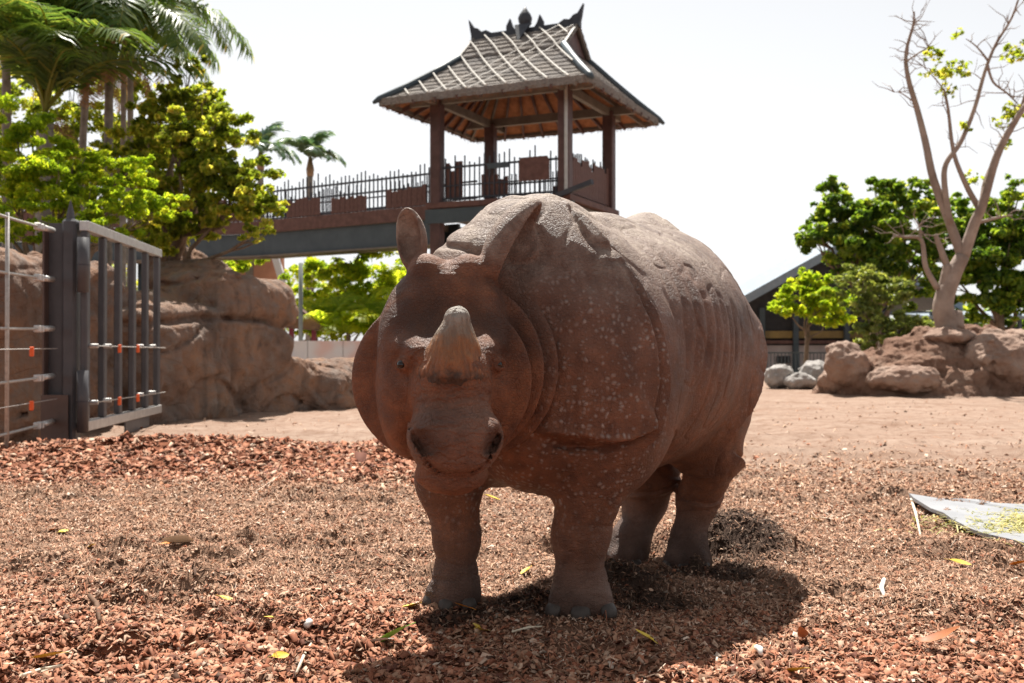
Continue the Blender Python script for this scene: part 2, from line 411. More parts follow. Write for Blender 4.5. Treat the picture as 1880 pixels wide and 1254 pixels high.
def build_rhino():
    t0 = time.time()
    org = from_body((0, 0, 0))
    lo = np.array([-.85, 3.3, -.06]); hi = np.array([1.75, 6.7, 1.98])
    sdf = lambda P: rhino_sdf(P)
    V, Q = mesh_sdf(sdf, lo, hi, .0125, 1, 1)
    print('rhino mesh', len(V), time.time()-t0)
    b = to_body(V); h = to_head(V)
    root = empty('rhinoceros', org, 'large one-horned rhinoceros with folded armour-like hide, standing on mulch facing forward', 'rhinoceros')
    me = mesh_np('body', V-org, Q, skin_material(), True)
    # where the hide differs: dust on back, tubercles on shoulder / rump / legs, red mud low down and on the face
    x, y, z = b.T; ay = np.abs(y)
    inhead = sst(.10, .0, rhino_head_dist(V))
    nz = vn(V, 4.0, 2)
    tub = (sst(.38, .50, x)*sst(.98, .82, x)*sst(.30, .55, z)*sst(1.55, 1.25, z)*.95 + sst(.46, .3, x)*.42*sst(.55, .8, z)*sst(1.7, 1.4, z)*.7 + sst(.75, .5, z)*.16*sst(.08, .3, z))*(1-inhead)
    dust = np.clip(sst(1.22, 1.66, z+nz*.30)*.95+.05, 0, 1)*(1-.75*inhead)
    fore_shade = inhead*sst(-.02, .06, h[:, 2])*sst(.42, .30, h[:, 2]); muz = inhead*sst(.10, .18, h[:, 1])*sst(-.08, -.16, h[:, 2])
    red = (1-.55*muz)*np.clip(sst(1.50, .80, z+nz*.3)*sst(.10, .4, z)*.92+inhead*.95, 0, 1)
    h = h.copy(); h[:, 0] -= .085*np.clip(h[:, 1], 0, .3)
    hs = np.stack([np.abs(h[:, 0]), h[:, 1], h[:, 2]], 1)
    dark = np.clip(sst(.02, -.012, ell(hs, (.112, .262, -.272), (.017, .080, .052), rotm(0, 26, 24)))*.9+.55*sst(.20, .03, z)*sst(0, .4, vn(V, 9, 4)+.35)+.55*fore_shade*sst(-.25, .25, vn(V, 8, 51)+.5*vn(V, 20, 52)+.1)+.30*sst(-.05, .3, vn(V, 2.6, 53)+.4*vn(V, 9, 54))*sst(1.5, 1.2, z), 0, 1)  # forehead term paints shade into the hide colour; nostrils, feet, random blotches besides
    wrk = np.clip(sst(.04, .12, h[:, 1])*inhead+.25, 0, 1)
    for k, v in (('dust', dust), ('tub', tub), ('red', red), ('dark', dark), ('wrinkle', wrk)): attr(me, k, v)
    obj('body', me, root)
    # horn: blunt cone of packed fibre
    def horn(P):
        q = to_head(P); d = cone(q, (.008, .092, -.035), (.022, .125, .142), .128, .047)
        a = np.arctan2(q[:, 0]-.015, q[:, 1]-.1); lo_ = sst(.10, -.02, q[:, 2])
        return d+lo_*.006*np.sin(a*34+6*vn(q, 10, 8))*.5+vn(q, 22, 9)*.018*(.35+lo_)+vn(q*np.array([1, 1, .4]), 60, 10)*.009*(.4+lo_)
    c0 = from_head((0, .1, .05)); V, Q = mesh_sdf(horn, c0-.26, c0+.26, .008, 1, 1); hq = to_head(V)
    t = NT('horn', Roughness=.62); P = t.coord('Object'); hh = t.at('height'); n = t.noise(P, 24, 6, .65); n2 = t.noise(t.scale(P, (60, 60, 8)), 1.0, 4, .6)
    k = t.math('ADD', hh, t.math('MULTIPLY', t.math('SUBTRACT', n, .5), .55))
    c = t.ramp(k, [(.10, (.050, .024, .013)), (.26, (.30, .105, .034)), (.52, (.34, .15, .055)), (.70, (.24, .175, .12)), (.95, (.33, .295, .25))])
    c = t.mix(t.math('MULTIPLY', t.ramp(n2, [(.42, 1), (.6, 0)]), .4), c, (.10, .06, .04)); t.set(t.b, 'Base Color', c); t.set(t.b, 'Normal', t.bump(t.math('ADD', n, t.math('MULTIPLY', n2, 1.6)), .014, 1.0))
    hm = mesh_np('horn', V-org, Q, t.m, True); attr(hm, 'height', np.clip((hq[:, 2]+.09)/.27, 0, 1)); obj('horn', hm, root)
    eye = NT('eye', Base_Color=(.012, .007, .005), Roughness=.08); nail = simple('toenail', (.030,.022,.018), (.060,.045,.036), 20, .5, .002, 60)
    for s in (-1, 1):
        bm = bmesh.new(); bmesh.ops.create_uvsphere(bm, u_segments=16, v_segments=10, radius=.0175); em = bpy.data.meshes.new('eye'); bm.to_mesh(em); bm.free(); em.materials.append(eye.m)
        for p in em.polygons: p.use_smooth = True
        o = obj('eye', em, root); o.location = from_head((s*.172, .037, -.018))-org
    for (pts, rad, ft, fr, fd) in LEGS:                       # three nails on each foot
        f = np.array([fd[0], fd[1], 0.]); f /= np.linalg.norm(f); sd_ = np.array([-f[1], f[0], 0])
        for (a, q) in ((.72, 0), (.55, .62), (.55, -.62)):
            c = ft+f*fr*a*1.08+sd_*fr*q*1.05; dr = f*a+sd_*q*.9; dr /= np.linalg.norm(dr)
            bm = bmesh.new(); bmesh.ops.create_uvsphere(bm, u_segments=14, v_segments=8, radius=1.0); tv_ = np.cross(dr, [0, 0, 1.])
            for v in bm.verts:
                x_, y_, z_ = v.co; z_ = max(z_, -.75); v.co = Vector(dr*x_*.022+tv_*y_*fr*.34+np.array([0, 0, 1.])*z_*.040-dr*z_*.012)
            nm = bpy.data.meshes.new('toenail'); bm.to_mesh(nm); bm.free(); nm.materials.append(nail)
            for p in nm.polygons: p.use_smooth = True
            o = obj('toenail', nm, root); o.location = c+dr*fr*.37+np.array([0, 0, .020])-org
    # reddish hair along the ear rims
    hairm = simple('ear_hair', (.16,.075,.045), (.30,.16,.10), 40, .6); m = MB(); r = random.Random(4)
    for (bp, tp_, od, w), cnt in zip(EARS, (320, 60)):
        ax = tp_-bp; L = np.linalg.norm(ax); ax = ax/L; o_ = np.array(od, float); o_ -= ax*(o_@ax); o_ /= np.linalg.norm(o_); sd_ = np.cross(ax, o_)
        for i in range(cnt):
            th = r.uniform(-1.9, 1.9); k = math.cos(th); p = bp+ax*L*(.46+.555*k)+sd_*w*.98*math.sin(th)+o_*(w*.30*r.uniform(.2, 1))
            g = ax*k+sd_*math.sin(th)+np.array([r.gauss(0, .35) for _ in range(3)]); g /= np.linalg.norm(g); ln = r.uniform(.012, .034)
            wv = np.cross(g, [0, 1, 0])*.0013; m.add([p-wv, p+wv, p+g*ln], [(0, 1, 2)])
    m.ob('ear_hair', hairm, root)
    return root
def rhino_head_dist(V):
    h = to_head(V); hs = np.stack([np.abs(h[:, 0]), h[:, 1], h[:, 2]], 1)
    return np.minimum(np.minimum(ell(h, (0, -.2, .1), (.23, .22, .30)), ell(hs, (.15, -.12, -.1), (.14, .18, .30))), cone(h, (0, .02, -.05), (0, .14, -.34), .17, .16))
# ---------------------------------------------------------------- small mesh builder and materials
rng = np.random.default_rng(7); random.seed(7)
class MB:
    def __init__(s): s.v = []; s.f = []
    def add(s, V, F):
        o = len(s.v); s.v.extend([tuple(map(float, p)) for p in V]); s.f.extend([tuple(int(i)+o for i in f) for f in F]); return s
    def box(s, c, size, rz=0.0, R=None, taper=1.0):
        hx, hy, hz = [q/2 for q in size]; V = []
        for z in (-1, 1):
            k = 1 if z < 0 else taper
            for x, y in ((-1,-1),(1,-1),(1,1),(-1,1)): V.append((x*hx*k, y*hy*k, z*hz))
        V = np.array(V)
        if R is None: c_, s_ = math.cos(rz), math.sin(rz); R = np.array([[c_,-s_,0],[s_,c_,0],[0,0,1]])
        V = V@np.asarray(R).T+np.asarray(c, float)
        return s.add(V, [(3,2,1,0),(4,5,6,7),(0,1,5,4),(1,2,6,5),(2,3,7,6),(3,0,4,7)])
    def beam(s, a, b, w, h, up=(0,0,1), ext=0.0):
        """rectangular bar from a to b, w across, h along up"""
        a = np.asarray(a, float); b = np.asarray(b, float); d = b-a; L = np.linalg.norm(d); d = d/L
        u = np.asarray(up, float); u = u-d*(u@d); u /= np.linalg.norm(u); sd = np.cross(d, u)
        return s.box((a+b)/2, (L+2*ext, w, h), R=np.stack([d, -sd, u], 1))
    def tube(s, P, r, n=8, cap=True):
        P = [np.asarray(p, float) for p in P]; r = [r]*len(P) if np.isscalar(r) else r; V = []; F = []
        pu = None
        for i, p in enumerate(P):
            d = (P[min(i+1, len(P)-1)]-P[max(i-1, 0)]); d = d/(np.linalg.norm(d)+1e-9)
            if pu is None:
                pu = np.array([0,0,1.]) if abs(d[2]) < .9 else np.array([1.,0,0])
            u = pu-d*(pu@d); u /= np.linalg.norm(u); w = np.cross(d, u); pu = u
            for k in range(n):
                a = 2*math.pi*k/n; V.append(p+r[i]*(math.cos(a)*u+math.sin(a)*w))
        for i in range(len(P)-1):
            for k in range(n): F.append((i*n+k, i*n+(k+1) % n, (i+1)*n+(k+1) % n, (i+1)*n+k))
        if cap: F.append(tuple(range(n))[::-1]); F.append(tuple((len(P)-1)*n+k for k in range(n)))
        return s.add(V, F)
    def prism(s, poly, a, b):
        """polygon (list of 3-D points) extruded from offset a to offset b"""
        a = np.asarray(a, float); b = np.asarray(b, float); n = len(poly)
        V = [np.asarray(p)+a for p in poly]+[np.asarray(p)+b for p in poly]
        F = [tuple(range(n))[::-1], tuple(range(n, 2*n))]+[(i, (i+1) % n, n+(i+1) % n, n+i) for i in range(n)]
        return s.add(V, F)
    def mesh(s, name, mat, smooth=False, bevel=0.0):
        me = bpy.data.meshes.new(name); me.from_pydata(s.v, [], s.f); me.validate()
        bm = bmesh.new(); bm.from_mesh(me); bmesh.ops.recalc_face_normals(bm, faces=bm.faces)
        if bevel: bmesh.ops.bevel(bm, geom=bm.edges[:], offset=bevel, segments=1, affect='EDGES', profile=.5)
        bm.to_mesh(me); bm.free()
        if smooth:
            for p in me.polygons: p.use_smooth = True
        me.materials.append(mat); return me
    def ob(s, name, mat, parent=None, smooth=False, bevel=0.0, org=None):
        if org is None and parent is not None: org = np.array(parent.matrix_world.translation) if parent.parent is None else np.array(parent.parent.location)+np.array(parent.location)
        if org is not None: s.v = [tuple(np.asarray(p)-org) for p in s.v]
        return obj(name, s.mesh(name, mat, smooth, bevel), parent)
def thing(name, loc, label, cat, group=None):
    o = empty(name, loc, label, cat, group); o.matrix_world = Matrix.Translation(Vector(loc)); return o
def single(mb, name, mat, loc, label, cat, group=None, smooth=False, bevel=0.0):
    """a thing that is one mesh, origin at loc"""
    o = mb.ob(name, mat, None, smooth, bevel, org=np.asarray(loc, float)); o.location = loc
    return tag(o, label, cat, group)

def simple(name, c1, c2, scale=6, rough=.6, bump=.0, bscale=40, metal=0.0, coord='Object', spec=.4):
    t = NT(name, Roughness=rough, Metallic=metal); t.set(t.b, 'Specular IOR Level', spec)
    P = t.coord(coord)
    n = t.noise(P, scale, 6, .6); t.set(t.b, 'Base Color', t.ramp(n, [(.3, c1), (.7, c2)]))
    if bump: t.set(t.b, 'Normal', t.bump(t.noise(P, bscale, 5, .6), bump, .8))
    return t.m
def leaf_material(name, cols, trans=.55, rough=.5):
    """cols: ramp over the per-leaf random value"""
    t = NT(name, Roughness=rough); t.set(t.b, 'Specular IOR Level', .35)
    c = t.ramp(t.at('rnd'), cols)
    t.set(t.b, 'Base Color', c)
    tr = t.n('BsdfTranslucent', {'Color': t.n('VectorMath', {0: c, 1: (1.9, 1.7, .8)}, operation='MULTIPLY').outputs[0]})
    m = t.n('MixShader', {0: trans}); t.t.links.new(t.b.outputs[0], m.inputs[1]); t.t.links.new(tr.outputs[0], m.inputs[2])
    t.t.links.new(m.outputs[0], t.out.inputs['Surface']); return t.m
M = {}
M['bark'] = simple('bark', (.12,.085,.06), (.24,.18,.13), 5, .85, .01, 30)
M['palm_bark'] = simple('palm_bark', (.15,.135,.12), (.30,.275,.25), 8, .85, .008, 30)
M['steel_dark'] = simple('painted_steel', (.050,.050,.056), (.085,.083,.09), 3, .45, .0006, 220)
M['steel_brown'] = simple('brown_steel', (.075,.050,.042), (.12,.082,.07), 3, .5, .001, 120)
M['rope'] = simple('steel_rope', (.32,.30,.28), (.5,.48,.45), 30, .5, .002, 300, .3)
M['galv'] = simple('galvanised', (.42,.41,.40), (.58,.57,.55), 12, .42, .0004, 200, .5)
M['orange'] = simple('orange_plastic', (.75,.10,.02), (.85,.16,.04), 20, .45)
M['post_red'] = simple('stained_timber', (.060,.030,.028), (.115,.060,.055), 3, .55, .003, 40)
M['beam_grey'] = simple('grey_beam', (.12,.105,.09), (.20,.175,.15), 3, .6, .003, 40)
M['girder'] = simple('blue_grey_girder', (.040,.058,.072), (.065,.088,.105), 2, .5, .001, 60)
M['rail'] = simple('rail_steel', (.025,.028,.040), (.05,.052,.065), 4, .5)
M['board'] = simple('brown_board', (.085,.040,.034), (.16,.082,.068), 5, .7, .003, 40)
M['soffit'] = simple('reed_soffit', (.26,.105,.045), (.46,.20,.09), 7, .8, .01, 60)
# ---------------------------------------------------------------- ground
SOLES = [(LEGS[i][2][0], LEGS[i][2][1], LEGS[i][2][2]-.012) for i in range(4)]
def vn2(x, y, s, seed=0):
    return vn(np.stack([x, y, np.full_like(x, seed*3.7+.31)], 1), s, seed)
MOUNDS = [(1.28,5.80,.17,.30,.26),(1.02,6.05,.10,.3,.25),(.50,4.98,.085,.16,.14),(.66,4.86,.05,.2,.14),(.40,5.3,.06,.15,.16),(.02,4.30,.055,.16,.12),(.12,4.52,.07,.16,.12),
          (-.55,4.25,.04,.2,.15),(.55,4.05,.035,.3,.2),(-1.5,4.9,.06,.35,.2),(-.9,5.4,.05,.25,.15),(-2.0,5.3,.05,.3,.2),(2.3,5.9,.05,.5,.2),(-.75,4.6,.05,.2,.1),(1.9,4.6,.05,.3,.2),
          (.84,5.62,-.075,.26,.24),(.52,5.80,-.085,.26,.24)]
def hgt(x, y):
    x = np.asarray(x, float); y = np.asarray(y, float)
    h = np.zeros_like(x)
    for (mx, my, a, sx, sy) in MOUNDS: h += a*np.exp(-((x-mx)/sx)**2-((y-my)/sy)**2)
    near = sst(13, 7.5, y+1.2*np.abs(x)*0)
    n1 = vn2(x, y, 1.1, 1)*.05; n2 = vn2(x, y, 3.4, 2)*.045; n3 = vn2(x, y, 8.0, 3)*.055; n4 = vn2(x, y, 19., 4)*.036
    pk = sst(.05, .30, vn2(x, y, 1.7, 21)+.4*vn2(x, y, 4.5, 22)); n3 = n3*(.5+2.2*pk); n4 = n4*(.6+1.8*pk); n2 = n2*(.8+.9*pk); sz = soil_zone(x, y); n3 = n3*(1+.9*sz); n4 = n4*(1+1.2*sz)
    h += (n1+n2*.8)*(.35+.65*near)+(n3+n4)*near
    far = sst(7.5, 11, y)*sst(40, 22, y)                                   # wheel ruts and low ridges on the bare dirt
    h += far*(.03*vn2(x, y, 9.0, 18)+.07*vn(np.stack([x*.28, y*1.5, x*0+.3], 1), 1.0, 6)+.05*vn(np.stack([x*.45+y*.25, y*3.1-x*.5, x*0+.3], 1), 1.0, 16)*2.0+.05*vn2(x, y, 2.0, 7)+.03*vn2(x, y, 5.0, 17))
    h += .22*np.exp(-((x+3.2)/2.2)**2-((y-10.4)/.8)**2)                    # the heaped strip of red bark by the gate
    # feet press the ground down to the sole
    for (fx, fy, fz) in SOLES:
        r = np.hypot(x-fx, y-fy); w = sst(.24, .11, r); h = h*(1-w)+(fz+.014)*w
    return h
def spaced(lo, mid0, mid1, hi, d, g=1.06):
    m = list(np.arange(mid0, mid1+1e-6, d)); a = []; p, s = mid0, d
    while p > lo: s *= g; p -= s; a.append(p)
    b = []; p, s = mid1, d
    while p < hi: s *= g; p += s; b.append(p)
    return np.array(a[::-1]+m+b)
def red_zone(x, y):
    n = vn2(x, y, .8, 11)*1.6+vn2(x, y, 2.6, 13)*1.3
    strip = sst(7.9, 9.4, y+.4*n)*sst(12.2, 11.2, y)*sst(.3, -.8, x+n*.6)
    front = sst(4.6, 3.35, y-.28*np.abs(x-.3)+n*.5)
    return np.clip(strip+front, 0, 1)
def mulch_zone(x, y):
    n = vn2(x, y, .7, 12)*2.2
    return np.clip(sst(11.5, 6.0, y+n-.25*np.minimum(x, 2))*.95+sst(12.6, 11.6, y)*sst(-.1, -1.0, x+.3*n), 0, 1)
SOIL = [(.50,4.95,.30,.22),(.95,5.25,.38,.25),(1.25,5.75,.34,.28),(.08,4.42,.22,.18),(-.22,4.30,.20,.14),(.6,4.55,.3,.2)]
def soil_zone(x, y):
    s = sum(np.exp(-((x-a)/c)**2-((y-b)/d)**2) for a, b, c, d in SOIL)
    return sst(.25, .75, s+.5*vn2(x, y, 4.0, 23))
def build_ground():
    xs = spaced(-260, -3.4, 3.6, 260, .030); ys = spaced(-30, 2.7, 7.6, 420, .030, 1.045)
    X, Y = np.meshgrid(xs, ys, indexing='xy'); x, y = X.ravel(), Y.ravel()
    Z = hgt(x, y)*sst(120, 50, np.hypot(x, y)); nx, ny = len(xs), len(ys)
    i = np.arange(nx*ny).reshape(ny, nx)
    Q = np.stack([i[:-1, :-1], i[:-1, 1:], i[1:, 1:], i[1:, :-1]], -1).reshape(-1, 4)
    t = NT('dirt', Roughness=.95); t.set(t.b, 'Specular IOR Level', .12)
    P = t.coord('Object'); mul = t.at('mulch'); red = t.at('red')
    a = t.noise(P, .55, 6, .6); b = t.noise(P, 7, 8, .7); c = t.noise(P, 60, 6, .7)
    P2 = t.scale(P, (.22, 1.6, 1))
    st = t.math('ADD', t.math('MULTIPLY', t.noise(P2, 1.4, 6, .65), .5), t.math('MULTIPLY', t.noise(P, 2.6, 6, .7), .5))
    dirt = t.mix(t.ramp(st, [(.35, 0), (.62, 1)]), t.ramp(a, [(.3, (.20, .122, .085)), (.7, (.27, .17, .122))]), (.345, .255, .20))
    dirt = t.mix(t.math('MULTIPLY', t.ramp(b, [(.46, 0), (.66, 1)]), .6), dirt, (.165, .092, .060))
    ml = t.ramp(b, [(.25, (.10, .060, .042)), (.5, (.25, .15, .10)), (.75, (.40, .265, .19))])
    ml = t.mix(t.math('MULTIPLY', t.ramp(c, [(.45, 0), (.65, 1)]), .55), ml, (.05, .03, .02))
    rd = t.ramp(b, [(.3, (.10, .035, .018)), (.7, (.28, .105, .055))])
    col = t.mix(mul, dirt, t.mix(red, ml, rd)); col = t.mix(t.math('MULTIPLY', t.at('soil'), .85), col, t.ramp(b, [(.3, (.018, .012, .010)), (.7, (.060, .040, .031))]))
    t.set(t.b, 'Base Color', col)
    t.set(t.b, 'Normal', t.bump(t.math('ADD', t.math('MULTIPLY', b, .6), t.math('MULTIPLY', c, .5)), .03, .9))
    me = mesh_np('ground', np.stack([x, y, Z], 1), Q, t.m, True)
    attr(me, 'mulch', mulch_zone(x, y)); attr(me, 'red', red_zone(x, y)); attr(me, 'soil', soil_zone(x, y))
    tag(obj('ground', me), kind='structure')
def build_mulch():
    """loose bark chips, shreds and crumbs: too many to count, one object"""
    pts = []
    def scatter(n, y0, y1, pw=1.0):
        y = y0+(y1-y0)*rng.random(n)**pw; half = y*.56+.5; x = (rng.random(n)*2-1)*half
        return x, y
    groups = []
    for n, y0, y1, sc in ((78000, 2.9, 4.6, .85), (95000, 4.4, 6.6, .95), (70000, 6.4, 9.4, 1.25), (26000, 8.6, 12.6, 1.7), (60000, 8.0, 22, 2.0)):
        x, y = scatter(n, y0, y1)
        keep = rng.random(n) < mulch_zone(x, y)*.95+.05; x, y = x[keep], y[keep]
        groups.append((x, y, np.full(len(x), sc)))
    x = np.concatenate([g[0] for g in groups]); y = np.concatenate([g[1] for g in groups]); sc = np.concatenate([g[2] for g in groups])
    n = len(x); red = red_zone(x, y)
    kind = rng.random(n)
    fib = kind < .50*(1-.55*red)                                       # shreds
    L = np.where(fib, .022+.05*rng.random(n)**2, .009+.022*rng.random(n)**1.8*(1+1.3*red))*sc
    big_ = rng.random(n) < .02; L = np.where(big_, L*np.where(fib, 1.8+1.6*rng.random(n), 1.3+.5*rng.random(n)), L)
    W = np.where(fib, .0022+.0030*rng.random(n), L*(.28+.45*rng.random(n)))*np.where(fib, sc, 1)
    yaw = rng.random(n)*2*np.pi; pit = rng.normal(0, .22, n); rol = rng.normal(0, .34, n)
    z = hgt(x, y)+.003+.010*rng.random(n)*sc
    d = np.stack([np.cos(yaw)*np.cos(pit), np.sin(yaw)*np.cos(pit), np.sin(pit)], 1)
    s0 = np.stack([-np.sin(yaw), np.cos(yaw), np.zeros(n)], 1); u0 = np.cross(d, s0)
    s = s0*np.cos(rol)[:, None]+u0*np.sin(rol)[:, None]; u = np.cross(d, s)
    c = np.stack([x, y, z], 1); bend = (L*rng.normal(.10, .12, n))[:, None]*u
    sk = (rng.random((n, 4))*.7+.3)
    h = L[:, None]/2; w = W[:, None]/2
    th = u*(np.minimum(.0035*sc, W*.35))[:, None]
    V = np.stack([c-d*h-s*w*sk[:, :1]-bend, c-d*h+s*w*sk[:, 1:2]-bend, c-s*w+bend, c+s*w+bend, c+d*h-s*w*sk[:, 2:3]-bend, c+d*h+s*w*sk[:, 3:]-bend, c-th*2.2-d*h*.2], 1)
    b = np.arange(n)[:, None]*7
    big = b[(L > .028) & ~fib]
    T = np.concatenate([b+np.array(q) for q in ((0,2,1),(1,2,3),(2,4,3),(3,4,5))]+[big+np.array(q) for q in ((0,6,2),(2,6,4),(1,3,6),(3,5,6))])
    pal = np.array([(.41,.24,.155),(.31,.172,.108),(.19,.100,.062),(.50,.335,.235),(.085,.046,.030),(.60,.47,.37),(.38,.18,.10)]); pw = np.array([.26,.24,.15,.18,.07,.04,.06])
    rp = 1.0*np.array([(.33,.135,.075),(.25,.092,.050),(.40,.20,.125),(.13,.05,.032),(.48,.33,.24),(.36,.165,.10)]); rw = np.array([.28,.24,.18,.12,.05,.13])
    ci = pal[rng.choice(len(pal), n, p=pw/pw.sum())]; cr = rp[rng.choice(len(rp), n, p=rw/rw.sum())]
    ci = np.where((rng.random(n) < red*.72+.10)[:, None], cr, ci)*(.75+.5*rng.random(n))[:, None]
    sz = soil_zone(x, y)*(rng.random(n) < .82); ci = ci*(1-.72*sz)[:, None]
    t = NT('bark_chip', Roughness=.85); t.set(t.b, 'Specular IOR Level', .2)
    t.set(t.b, 'Base Color', t.at('tint', 'Color'))
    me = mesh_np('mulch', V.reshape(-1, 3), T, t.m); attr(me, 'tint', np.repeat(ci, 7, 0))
    tag(obj('mulch', me), 'loose brown and red bark mulch strewn over the ground', 'mulch', kind='stuff')
    print('mulch', n)
# ---------------------------------------------------------------- rock work on the left
def rbox(p, c, hs, rz, r):
    q = np.abs((p-np.asarray(c))@rotm(0, 0, rz))-np.asarray(hs)+r
    return np.linalg.norm(np.maximum(q, 0), axis=1)+np.minimum(q.max(1), 0)-r
def rock_noise(p, seed, a=.10):
    n = vn(p, 1.1, seed)*a*1.5+vn(p, 2.7, seed+1)*a*1.0+vn(p, 6.5, seed+2)*a*.55+vn(p, 15, seed+3)*a*.30
    w = vn(p, .8, seed+8)*1.2; n = n+a*.55*(np.exp(-(vn(p*np.array([.8, .8, 1.5])+w[:, None], 1.6, seed+6)/.035)**2))
    return n-a*.35*np.abs(vn(p*np.array([1, 1, 1.6]), 1.9, seed+5))**.5
def rock_material():
    t = NT('weathered_rock', Roughness=.9); t.set(t.b, 'Specular IOR Level', .2)
    P = t.coord('Object'); n1 = t.noise(P, .9, 7, .62); n2 = t.noise(P, 4.0, 8, .65); n3 = t.noise(P, 22, 6, .65)
    c = t.ramp(n1, [(.30, (.105, .075, .060)), (.47, (.215, .135, .098)), (.58, (.28, .160, .100)), (.68, (.255, .19, .15)), (.8, (.34, .28, .235))])
    c = t.mix(t.math('MULTIPLY', t.ramp(n2, [(.45, 0), (.68, 1)]), .65), c, (.21, .185, .165))
    c = t.mix(t.math('MULTIPLY', t.ramp(n2, [(.30, 1), (.42, 0)]), .6), c, (.06, .045, .037))
    Ps = t.scale(P, (3.2, 3.2, .35))
    c = t.mix(t.math('MULTIPLY', t.ramp(t.noise(Ps, 1.3, 5, .6), [(.55, 0), (.70, 1)]), .5), c, (.085, .066, .055))
    t.set(t.b, 'Base Color', c)
    cr = t.vor(t.scale(P, (1, 1, 1.4)), 1.6, 'DISTANCE_TO_EDGE')
    hgt_ = t.math('ADD', t.math('ADD', t.math('MULTIPLY', n2, .8), t.math('MULTIPLY', n3, .35)), t.math('MULTIPLY', t.ramp(cr, [(0, 0), (.03, 1)]), .12))
    t.set(t.b, 'Normal', t.bump(hgt_, .09, 1.0)); return t.m
def sdf_thing(name, fn, lo, hi, h, mat, org, label, cat, group=None, levels=1):
    V, Q = mesh_sdf(fn, lo, hi, h, levels, 1)
    o = obj(name, mesh_np(name, V-np.asarray(org), Q, mat, True)); o.location = org
    return tag(o, label, cat, group)
def build_rocks():
    M['rock'] = rock_material()
    def wall(p):
        d = rbox(p, (-4.86, 15.45, .78), (.85, 1.70, .90), -24, .35)             # lower face
        d = smin(d, rbox(p, (-4.38, 16.35, 1.80), (.78, .95, .38), -24, .32), .10)  # capping boulder
        d = smin(d, rbox(p, (-5.45, 15.6, 1.02), (.75, 1.6, .80), -24, .3), .15)
        d = smin(d, rbox(p, (-3.25, 18.7, .30), (.70, 2.4, .62), -22, .28), .25)  # low tail
        d = smin(d, ell(p, (-3.05, 17.6, .32), (.62, .8, .52)), .2)
        g = p[:, 2]-(1.47+.10*np.sin(p[:, 1]*1.7+1)+.2*vn(p, 1.3, 27)); d = d+.12*np.exp(-(g/.05)**2)   # bedding crack
        g2 = p[:, 1]-15.0-.25*np.sin(p[:, 2]*2.1); d = d+.05*np.exp(-(g2/.05)**2)*sst(1.7, 1.5, p[:, 2])
        return d+rock_noise(p, 21, .13)
    C0 = np.array([0, 0, CAMH]); K = 1.13
    wall_ = lambda p: K*wall((p-C0)/K+C0)
    sdf_thing('rock_wall', wall_, (-7.9, 14.6, -.45), (-2.1, 24.6, 3.1), .075, M['rock'], (-4.9, 17.5, 0), 'brown artificial rock wall with a rounded capping boulder and a low tail', 'rock wall')
    def back(p):
        return smin(rbox(p, (-6.55, 13.6, 1.0), (1.0, 1.3, 1.22), -15, .4), rbox(p, (-7.8, 12.2, .9), (1.0, 1.4, 1.1), 10, .4), .2)+rock_noise(p, 31, .14)
    sdf_thing('rock_outcrop', back, (-9.2, 10.4, -.35), (-5.2, 15.4, 2.8), .085, M['rock'], (-6.6, 13.6, 0), 'dark rock outcrop behind the steel post and cable fence', 'rock')
    for k, (px, py, z, r, lb) in enumerate((((318, 490, 19.9, (.62, .5, .42), 'small rounded boulder on top of the rock wall behind the gate')), (345, 512, 19.0, (.85, .55, .34), 'flat pale boulder lying on the rock wall beside its cap'), (305, 468, 21.0, (.40, .45, .32), 'dark round boulder furthest back on the rock wall'))):
        c = pix(px, py, z)
        sdf_thing('boulder', lambda p, c=c, r=r, k=k: ell(p, c, r)+rock_noise(p, 41+k, .10), c-1.1, c+1.1, .06, M['rock'], c-np.array([0, 0, r[2]]), lb, 'boulder', 'boulders on the rock wall')

